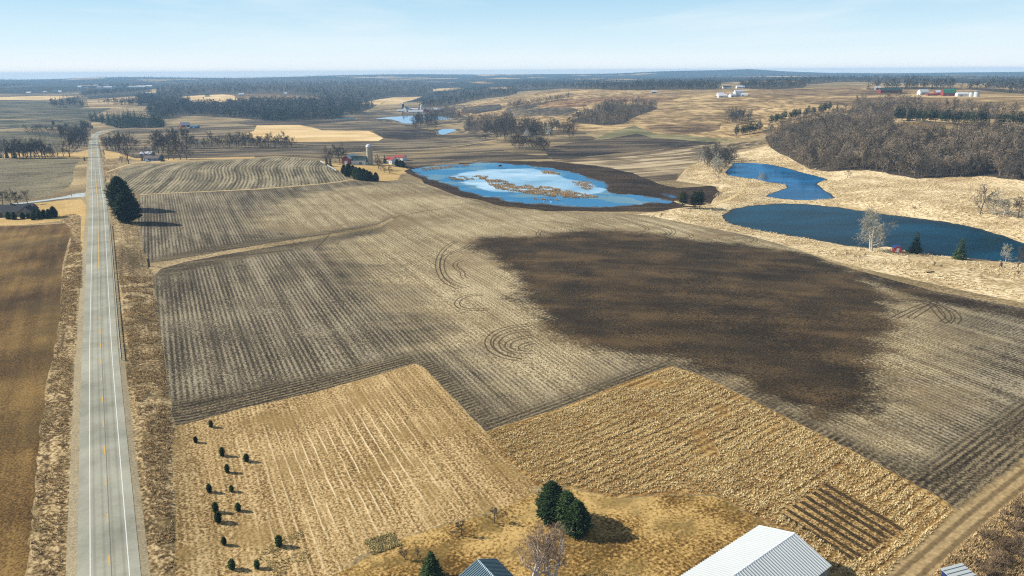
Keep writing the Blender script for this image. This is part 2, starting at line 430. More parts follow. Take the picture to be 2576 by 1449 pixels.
M['green_field'] = field_mat('winter green strip', C3((94, 90, 60), (118, 112, 76), (144, 132, 92)), ang=R(5), pa=0.3, sa=1.9, ca=1.3, speck=0.3, streak=(0.003, 0.05), patch=0.01, bumpd=0.1)
M['swept_field'] = field_mat('pale swept tillage', C3((78, 65, 47), (126, 109, 82), (184, 164, 128)), ang=wdir((1420, 408), (1850, 362)), bend=70.0, pa=0.3, sa=1.9, ca=1.3, speck=0.5, streak=(0.003, 0.12), patch=0.01, bumpd=0.1)

# -- the mown plot with pale cut lines
t = NT('mown grass with cut lines', 0.95, 0.1)
cc, h = field_color(t, C3((98, 76, 42), (158, 129, 82), (202, 174, 124)), tint=((140, 114, 66), 0.09, 0.65), ang=ROWS, pa=1.9, sa=0.6, ca=0.5, row=1.15, rowamp=0.07, speck=1.9, patch=0.04, streak=(0.012, 0.5))
q = t.map(t.pos(), rot=-ROWS)
sx = t.n('ShaderNodeSeparateXYZ'); t.put(sx.inputs[0], q)
ln = t.math('SINE', t.math('MULTIPLY', t.math('MULTIPLY_ADD', t.noise(q, 0.15, 2.0), 0.7, sx.outputs[1]), 2 * math.pi / 2.3))
ln = t.range(ln, 0.80, 0.99)
brk = t.range(t.noise(t.map(q, scale=(0.1, 1.6, 1)), 1.0, 3.0), 0.36, 0.56)
msk = t.math('MULTIPLY', t.math('MULTIPLY', ln, brk), t.attr('lines'))
t.color(t.mix(t.math('MULTIPLY', msk, 0.7), cc, srgb(232, 210, 166)))
t.bump(t.math("ADD", h, msk), 0.04, 0.8)
M['mown'] = t.m

# -- the big cornfield: dark striped soil, pale stalks, and the spread manure
t = NT('corn stubble', 0.95, 0.1)
dk, h1 = field_color(t, C3((50, 43, 32), (94, 83, 63), (158, 144, 116)), ang=ROWS, row=1.55, rowamp=0.15, pas=0.035, pa=1.6, sa=0.65, ca=0.7, speck=1.9, patch=0.018, streak=(0.004, 0.26))
tn, h2 = field_color(t, C3((88, 74, 50), (146, 128, 93), (198, 181, 142)), tint=((120, 100, 70), 0.03, 0.6), ang=ROWS, row=1.55, rowamp=0.09, pas=0.02, pa=2.0, sa=0.55, ca=0.5, speck=2.0, patch=0.02, streak=(0.01, 0.35), seed=31.0)
mn, h3 = field_color(t, C3((26, 19, 11), (52, 40, 25), (94, 74, 46)), tint=((42, 34, 25), 0.03, 0.5), ang=ROWS + 0.9, pa=1.8, sa=0.9, ca=1.0, speck=2.0, patch=0.04, streak=(0.03, 0.10), seed=12.0)
rag = t.noise(t.map(t.pos(), rot=-ROWS, scale=(0.035, 0.09, 1)), 1.0, 6.0, 0.62)
w1 = t.range(t.math('MULTIPLY_ADD', rag, 1.3, t.math('SUBTRACT', t.attr('tan'), 0.65)), 0.15, 0.85)
rag2 = t.noise(t.map(t.pos(), rot=-ROWS, scale=(0.055, 0.085, 1)), 1.0, 6.0, 0.66)
fine = t.noise(t.pos(), 1.1, 3.0, 0.6)
mm = t.math('ADD', t.math('MULTIPLY_ADD', rag2, 30.0, -15.0), t.math('MULTIPLY_ADD', fine, 22.0, -11.0))
w2 = t.range(t.math('ADD', t.attr('manure'), mm), -5.0, 7.0)
head, h4 = field_color(t, C3((42, 35, 25), (78, 67, 48), (136, 120, 90)), ang=ROWS2, row=1.55, rowamp=0.2, pa=1.5, sa=0.7, ca=0.3, speck=1.8, streak=(0.01, 0.3), seed=3.0)
c0 = t.mix(w1, dk, tn)
c0 = t.mix(t.attr('head'), c0, head)
t.color(t.mix(t.math('MULTIPLY', w2, 0.96), c0, mn))
t.bump(h1, 0.03, 0.7)
M['corn'] = t.m

M['forest_floor'] = field_mat('leaf litter with painted shade', C3((44, 38, 30), (74, 64, 50), (108, 94, 72)), pa=0.9, sa=0.2, ca=0.6, speck=0.35, patch=0.02)  # litter brown, with the shade under the trees darkened into the colour
M['open_fields'] = field_mat('grey brown fields', C3((68, 58, 44), (106, 92, 68), (152, 132, 96)), ang=R(8), pa=0.3, sa=1.9, ca=1.3, speck=0.3, streak=(0.003, 0.03), patch=0.006)
# -- far country: dark woods and pale fields too far to tell apart
t = NT('far country', 0.95, 0.05)
p = t.map(t.pos(), scale=(1.0, 0.55, 1))
wood = t.range(t.noise(p, 0.0011, 5.0, 0.6), 0.40, 0.45)
fld = t.ramp(t.noise(p, 0.004, 2.0), [(0.35, srgb(126, 104, 72)), (0.5, srgb(170, 140, 94)), (0.65, srgb(200, 172, 124))])
wd = t.ramp(t.noise(t.pos(), 0.02, 4.0, 0.7), [(0.3, srgb(36, 38, 36)), (0.7, srgb(66, 64, 56))])
t.color(t.mix(wood, fld, wd))
M['far'] = t.m

def plain(name, rgb, rough=0.7, spec=0.3, metal=0.0, var=0.12, scale=0.6, bump=0.0):
    t = NT(name, rough, spec)
    t.b.inputs['Metallic'].default_value = metal
    c = srgb(*rgb)
    n = t.noise(t.pos(), scale, 4.0, 0.6)
    t.color(t.mix(n, tuple(v * (1 - var * 1.6) for v in c[:3]) + (1,), tuple(min(1, v * (1 + var * 1.6)) for v in c[:3]) + (1,)))
    if bump: t.bump(n, bump, 0.5)
    return t.m

# -- asphalt: worn wheel paths, seams, patches
t = NT('weathered asphalt', 0.95, 0.06)
al = t.attr('across')
base = t.ramp(t.noise(t.pos(), 0.05, 6.0, 0.7), [(0.32, srgb(132, 130, 114)), (0.5, srgb(156, 153, 135)), (0.68, srgb(174, 171, 152))])
wh = t.math('ADD', t.range(t.math('ABSOLUTE', t.math('SUBTRACT', t.math('ABSOLUTE', t.math('SUBTRACT', t.math('ABSOLUTE', al), 1.5)), 0.75)), 0.0, 0.4, 1.0, 0.0), 0.0)
base = t.mul(base, t.mix(wh, (1, 1, 1, 1), (0.82, 0.82, 0.81, 1)))
seam = t.range(t.math('ABSOLUTE', t.math('SUBTRACT', al, 0.28)), 0.04, 0.13, 1.0, 0.0)
base = t.mix(t.math('MULTIPLY', seam, 0.6), base, srgb(70, 68, 62))
crk = t.range(t.vor(t.map(t.pos(), scale=(0.12, 0.12, 1)), 1.0), 0.0, 0.03, 0.0, 0.0)
sp = t.noise(t.pos(), 6.0, 2.0)
base = t.mul(base, t.ramp(sp, [(0.3, (0.86, 0.86, 0.86, 1)), (0.7, (1.06, 1.06, 1.06, 1))]))
t.color(base); t.bump(sp, 0.01, 0.4)
M['asphalt'] = t.m
t = NT('pale side road', 0.9, 0.2)
t.color(t.ramp(t.noise(t.pos(), 0.3, 4.0), [(0.3, srgb(150, 156, 152)), (0.7, srgb(182, 188, 184))])); M['side_road'] = t.m
M['white_paint'] = plain('white road paint', (208, 208, 198), 0.7, 0.3, var=0.10, scale=1.5)
M['yellow_paint'] = plain('yellow road paint', (206, 158, 62), 0.7, 0.3, var=0.12, scale=1.5)
M['galv'] = plain('galvanised steel', (132, 142, 134), 0.45, 0.5, 0.6, 0.15, 1.0)
M['wood_post'] = plain('grey wooden post', (104, 94, 78), 0.9, 0.1)

# -- soft-edged tracks (fringe fades into the grass)
def track_mat(name, c, a0=0.35, a1=0.75, amt=1.0, sc=0.9):
    t = NT(name, 0.95, 0.1)
    cc = t.ramp(t.noise(t.pos(), 1.1, 3.0), [(0.3, c[0]), (0.7, c[1])])
    t.color(cc)
    e = t.math('ABSOLUTE', t.attr('across'))
    e = t.math('ADD', e, t.math('MULTIPLY_ADD', t.noise(t.pos(), sc, 3.0, 0.65), 0.9, -0.45))
    t.put(t.b.inputs['Alpha'], t.range(e, a0, a1, amt, 0.0))
    return t.m
M['pale_track'] = track_mat('pale farm track', (srgb(186, 160, 112), srgb(216, 190, 142)))
M['rut'] = track_mat('tyre rut', (srgb(62, 50, 34), srgb(92, 76, 52)), 0.15, 1.0, 0.62)
M['soft_rut'] = track_mat('soft wheel rut', (srgb(104, 86, 58), srgb(136, 114, 78)), 0.1, 1.0, 0.75)
M['lane'] = track_mat('worn dirt lane', (srgb(136, 114, 78), srgb(182, 156, 110)), 0.55, 1.15, 0.95, 0.5)
M['rut_pale'] = track_mat('pale wheel track', (srgb(206, 178, 118), srgb(226, 200, 146)), 0.4, 0.9, 0.9)

# -- water and ice
def water_surface(t, col, rough, k, dist, wave):
    """coloured water body under a glossy skin; k thins the skin where small waves lean towards the viewer"""
    df = t.n('ShaderNodeBsdfDiffuse'); t.put(df.inputs['Color'], col)
    gl = t.n('ShaderNodeBsdfGlossy'); t.put(gl.inputs['Roughness'], rough); gl.inputs['Color'].default_value = (0.9, 0.95, 1, 1)
    bp = t.n('ShaderNodeBump'); bp.inputs['Distance'].default_value = dist; bp.inputs['Strength'].default_value = 1.0
    t.put(bp.inputs['Height'], t.noise(t.pos(), wave, 4.0, 0.6)); t.put(gl.inputs['Normal'], bp.outputs[0])
    fr = t.n('ShaderNodeFresnel'); fr.inputs['IOR'].default_value = 1.33
    ms = t.n('ShaderNodeMixShader'); t.put(ms.inputs[0], t.math('MULTIPLY', fr.outputs[0], k)); t.put(ms.inputs[1], df.outputs[0]); t.put(ms.inputs[2], gl.outputs[0])
    t.put(t.o.inputs['Surface'], ms.outputs[0])
def water_mat(name, deep, rough, k, wave=0.4, dist=0.03, lite=None):
    t = NT(name)
    p = t.pos(); c = srgb(*deep)
    if lite: c = t.mix(t.range(t.noise(t.map(p, scale=(0.012, 0.03, 1)), 1.0, 4.0, 0.6), 0.4, 0.7), c, srgb(*lite))
    sh = t.math('ADD', t.attr('shore'), t.math('MULTIPLY_ADD', t.noise(p, 0.25, 4.0, 0.65), 5.0, -2.5))
    c = t.mix(t.range(sh, 0.0, 2.6, 0.9, 0.0), c, srgb(58, 50, 36))
    water_surface(t, c, rough, t.range(sh, 0.0, 2.0, k * 0.4, k), dist, wave)
    return t.m
M['pond'] = water_mat('deep pond water', (3, 36, 46), 0.10, 0.30, 0.7, 0.05, (6, 60, 80))
M['blue_pond'] = water_mat('blue pond water', (4, 74, 112), 0.08, 0.45, 0.5, 0.03, (20, 112, 164))
M['lake'] = water_mat('bright far lake', (90, 140, 176), 0.08, 1.0, 0.3, 0.02)
t = NT('marsh water and ice', 0.12, 0.25)
p = t.pos()
n1 = t.noise(t.map(p, scale=(0.010, 0.016, 1), loc=(3, 5, 0)), 1.0, 4.0, 0.55, 0.4)
n2 = t.noise(t.map(p, scale=(0.02, 0.03, 1), loc=(13, 1, 0)), 1.0, 5.0, 0.6)
ice = t.range(t.math('ADD', t.math('MULTIPLY', t.attr('ice'), 0.5), n1), 0.62, 0.68)
icec = t.ramp(n2, [(0.35, srgb(100, 148, 174)), (0.5, srgb(132, 174, 196)), (0.65, srgb(172, 200, 214))])
grey = t.range(n2, 0.52, 0.56)
wat = t.mix(grey, srgb(42, 112, 152), srgb(92, 130, 144))
sh = t.math('ADD', t.attr('shore'), t.math('MULTIPLY_ADD', t.noise(p, 0.09, 5.0, 0.65), 26.0, -13.0))
mudc = t.ramp(t.noise(p, 0.6, 3.0), [(0.3, srgb(50, 40, 30)), (0.7, srgb(92, 74, 54))])
water_surface(t, t.mix(t.range(sh, 0.5, 3.5, 0.95, 0.0), t.mix(ice, wat, icec), mudc), t.range(ice, 0, 1, 0.10, 0.5), 0.45, 0.02, 0.8)
M['marsh'] = t.m

# ------------------------------------------------------------------ object helpers
def link(name, me, mat=None, parent=None, loc=None, rot=None, **props):
    o = bpy.data.objects.new(name, me)
    col.objects.link(o)
    if mat is not None and me is not None and len(me.materials) == 0: me.materials.append(mat)
    if parent is not None: o.parent = parent
    if loc is not None: o.location = loc
    if rot is not None: o.rotation_euler = (0, 0, rot)
    for k, v in props.items():
        if v is not None: o[k] = v
    return o
def mesh(name, v, f, smooth=False):
    me = bpy.data.meshes.new(name)
    me.from_pydata([tuple(map(float, p)) for p in v], [], [tuple(map(int, q)) for q in f]); me.update()
    if smooth: me.polygons.foreach_set('use_smooth', [True] * len(me.polygons))
    return me
def np_mesh(name, V, F, smooth=False):
    """V (n,3), F (m,3|4) arrays"""
    me = bpy.data.meshes.new(name)
    V = np.asarray(V, np.float32); F = np.asarray(F, np.int32); k = F.shape[1]
    me.vertices.add(len(V)); me.vertices.foreach_set('co', V.ravel())
    me.loops.add(F.size); me.loops.foreach_set('vertex_index', F.ravel())
    me.polygons.add(len(F)); me.polygons.foreach_set('loop_start', np.arange(0, F.size, k, dtype=np.int32))
    try: me.polygons.foreach_set('loop_total', np.full(len(F), k, np.int32))
    except Exception: pass
    if smooth: me.polygons.foreach_set('use_smooth', np.ones(len(F), bool))
    me.update(calc_edges=True); me.validate()
    return me
def thing(name, label, cat, loc=(0, 0, 0), rot=0.0, group=None):
    return link(name, None, None, None, loc, rot, label=label, category=cat, group=group)
class MB:
    def __init__(self): self.v = []; self.f = []
    def box(self, x0, x1, y0, y1, z0, z1):
        b = len(self.v)
        self.v += [(x0, y0, z0), (x1, y0, z0), (x1, y1, z0), (x0, y1, z0), (x0, y0, z1), (x1, y0, z1), (x1, y1, z1), (x0, y1, z1)]
        self.f += [tuple(b + i for i in q) for q in ((0, 3, 2, 1), (4, 5, 6, 7), (0, 1, 5, 4), (1, 2, 6, 5), (2, 3, 7, 6), (3, 0, 4, 7))]
        return self
    def hexa(self, p):
        """eight corners: bottom four, top four"""
        b = len(self.v); self.v += [tuple(q) for q in p]
        self.f += [tuple(b + i for i in q) for q in ((0, 3, 2, 1), (4, 5, 6, 7), (0, 1, 5, 4), (1, 2, 6, 5), (2, 3, 7, 6), (3, 0, 4, 7))]
        return self
    def poly(self, pts):
        b = len(self.v); self.v += [tuple(p) for p in pts]; self.f.append(tuple(range(b, b + len(pts)))); return self
    def tube(self, pts, radii, n=6, cap=True):
        rings = []
        for i, p in enumerate(pts):
            p = Vector(p)
            d = (Vector(pts[min(i + 1, len(pts) - 1)]) - Vector(pts[max(i - 1, 0)])).normalized()
            a = d.orthogonal().normalized() if abs(d.z) < 0.95 else Vector((1, 0, 0))
            a = (a - d * a.dot(d)).normalized(); c = d.cross(a)
            b = len(self.v)
            for k in range(n):
                w = 2 * math.pi * k / n
                self.v.append(tuple(p + (a * math.cos(w) + c * math.sin(w)) * radii[i]))
            rings.append(b)
        for i in range(len(rings) - 1):
            for k in range(n):
                self.f.append((rings[i] + k, rings[i] + (k + 1) % n, rings[i + 1] + (k + 1) % n, rings[i + 1] + k))
        if cap:
            self.f.append(tuple(rings[-1] + k for k in range(n))); self.f.append(tuple(rings[0] + n - 1 - k for k in range(n)))
        return self
    def lathe(self, prof, n=20):
        b = len(self.v)
        for (r, z) in prof:
            for k in range(n):
                w = 2 * math.pi * k / n; self.v.append((r * math.cos(w), r * math.sin(w), z))
        for i in range(len(prof) - 1):
            for k in range(n):
                self.f.append((b + i * n + k, b + i * n + (k + 1) % n, b + (i + 1) * n + (k + 1) % n, b + (i + 1) * n + k))
        return self
    def build(self, name, mat, parent=None, smooth=False, **props):
        return link(name, mesh(name, self.v, self.f, smooth), mat, parent, **props)

# ------------------------------------------------------------------ roads as paths
ROADC = [(276.5,1449,2),(254.3,927,4),(252.5,842,4),(250.5,721,5),(249,600,7),(247.5,506,7),(243.5,480,6.5),(240,430,5.5),(238.8,395,0),(236.7,367,-6),(236,350,-11.5),(239,340,-14),(251,332,-16),(270,327,-16.5),(290,324.4,-16.8),(312,322.5,-17)]
rp = []
for (px, py, z) in ROADC:
    x, y = at_z(px, py, z); rp.append((float(x), float(y), z))
d0 = np.array(rp[0]) - np.array(rp[1]); d0 = d0 / np.linalg.norm(d0[:2])
rp = [tuple(np.array(rp[0]) + d0 * 45)] + rp
def resample(pts, step):
    P = np.array(pts, float)
    for _ in range(3):
        Q = [P[0]]
        for i in range(len(P) - 1):
            Q.append(P[i] * .75 + P[i + 1] * .25); Q.append(P[i] * .25 + P[i + 1] * .75)
        Q.append(P[-1]); P = np.array(Q)
    L = np.concatenate([[0], np.cumsum(np.linalg.norm(np.diff(P[:, :2], axis=0), axis=1))])
    s = np.linspace(0, L[-1], max(2, int(L[-1] / step)))
    return np.stack([np.interp(s, L, P[:, k]) for k in range(P.shape[1])], 1), s
ROAD, ROAD_S = resample(rp, 4.0)
SIDEC = [(226, 489), (212, 490), (190, 493.5), (160, 498), (80, 508.5), (20, 515), (-60, 523), (-140, 530)]
sp_ = []
for k, (px, py) in enumerate(SIDEC):
    x, y = at_z(px, py, 6.0 - 0.15 * k); sp_.append((float(x), float(y), 6.35 - 0.2 * k))
SIDE, SIDE_S = resample(sp_, 4.0)

# ------------------------------------------------------------------ regions of the ground (picture outlines laid onto the terrain)
LV_MARSH, LV_A, LV_B, LV_LAKE, LV_P2 = -3.2, -1.8, -2.4, -21.5, -14.5
MARSH = [(1022,428),(1060,420),(1130,414),(1190,410),(1235,407),(1290,413),(1340,416),(1400,425),(1470,440),(1510,455),(1536,463),(1528,480),(1560,488),(1620,494),(1700,507),(1705,514),(1650,512),(1605,513),(1560,520),(1480,522),(1400,518),(1300,510),(1230,498),(1160,477),(1110,460),(1065,443)]
MUD = [(1010,432),(1045,443),(1090,468),(1150,490),(1220,510),(1300,524),(1400,530),(1550,532),(1650,531),(1712,523),(1750,520),(1795,503),(1812,482),(1800,468),(1740,470),(1690,470),(1640,458),(1600,440),(1560,424),(1450,410),(1300,403),(1200,404),(1100,412),(1040,418)]
PUDDLE = [(1660,484),(1690,489),(1708,497),(1690,498),(1668,492)]
POND_A = [(1840,413),(1852,409),(1910,410),(1960,418),(2000,428),(2060,445),(2088,451),(2062,457),(2052,466),(2072,476),(2092,488),(2108,500),(2060,503),(1985,503),(1935,498),(1925,489),(1958,481),(1982,470),(1970,463),(1935,459),(1895,450),(1860,446),(1822,440)]
POND_B = [(1815,545),(1835,530),(1870,520),(1920,513),(1990,511),(2080,518),(2160,529),(2250,542),(2330,551),(2400,560),(2520,590),(2576,612),(2660,640),(2700,672),(2620,664),(2520,657),(2450,650),(2370,643),(2300,637),(2240,622),(2200,624),(2160,625),(2060,605),(1960,588),(1880,575),(1830,560)]
LAKE1 = [(938,299),(960,296),(1000,293),(1030,291),(1080,291),(1120,294),(1148,299),(1120,301),(1085,303),(1060,305),(1030,314),(1015,311),(1002,305),(980,299)]
LAKE0 = [(838,297),(870,296),(898,297),(890,300),(845,299)]
POND_C = [(1100,336),(1104,325),(1135,323),(1153,328),(1135,333),(1115,340)]

BELTS = [([(360,285),(415,303),(470,290),(560,295),(700,305),(830,301),(905,284),(945,268),(985,245),(1060,241),(1100,228),(1060,205),(900,198),(700,197),(520,198),(420,210),(390,226),(400,245),(420,255),(385,268)], 3600),
         ([(1045,266),(1080,252),(1100,236),(1180,226),(1290,222),(1300,240),(1200,250),(1140,266),(1080,270)], 380),
         ([(1290,226),(1400,222),(1600,228),(1700,225),(1800,226),(1815,215),(1700,210),(1500,208),(1290,208)], 700),
         ([(1855,222),(1930,226),(2020,222),(2035,212),(1990,205),(1900,207),(1860,212)], 160),
         ([(2030,214),(2120,205),(2290,210),(2360,206),(2330,200),(2100,197),(2000,200)], 240),
         ([(2180,228),(2280,224),(2420,226),(2420,221),(2290,218),(2180,222)], 70),
         ([(2425,224),(2520,232),(2640,242),(2640,232),(2520,225),(2440,220)], 60),
         ([(2470,215),(2560,222),(2640,222),(2640,212),(2520,208)], 60),
         ([(240,262),(360,268),(420,262),(400,246),(350,240),(340,244),(352,255),(300,260)], 190),
         ([(200,245),(260,240),(380,232),(385,226),(300,228),(220,236)], 120),
         ([(120,270),(210,274),(212,258),(190,250),(140,252)], 45),
         ([(210,226),(230,222),(300,224),(390,218),(380,214),(230,214)], 90),
         ([(0,222),(90,218),(90,213),(0,215)], 50)]
WOOD = [(1925,345),(1935,372),(1997,403),(2037,423),(2082,430),(2182,428),(2225,435),(2307,450),(2407,445),(2482,443),(2640,465),(2640,350),(2576,345),(2432,336),(2320,343),(2282,335),(2215,296),(2107,288),(2000,310)]
MIDW = [([(1428,306),(1445,298),(1490,288),(1520,266),(1600,262),(1655,268),(1650,276),(1590,296),(1570,312),(1520,316),(1480,312)], 260, 4.5), ([(1164,312),(1200,305),(1288,296),(1290,320),(1215,330),(1170,326)], 90, 5), ([(1075,284),(1130,280),(1185,292),(1190,298),(1130,297),(1080,292)], 60, 5),
        ([(745,296),(790,292),(830,300),(770,303),(745,302)], 40, 4.5), ([(1265,272),(1340,262),(1420,248),(1440,250),(1350,270),(1290,278)], 60, 5), ([(2140,270),(2150,262),(2240,258),(2330,272),(2560,290),(2560,300),(2260,298),(2215,300),(2150,285)], 170, 4.5)]
PINEB = [[(255,312),(275,296),(330,292),(400,300),(418,316),(400,322),(300,322)], [(650,300),(700,288),(760,286),(860,288),(860,298),(760,298),(690,304)], [(225,298),(262,300),(262,308),(232,306)]]
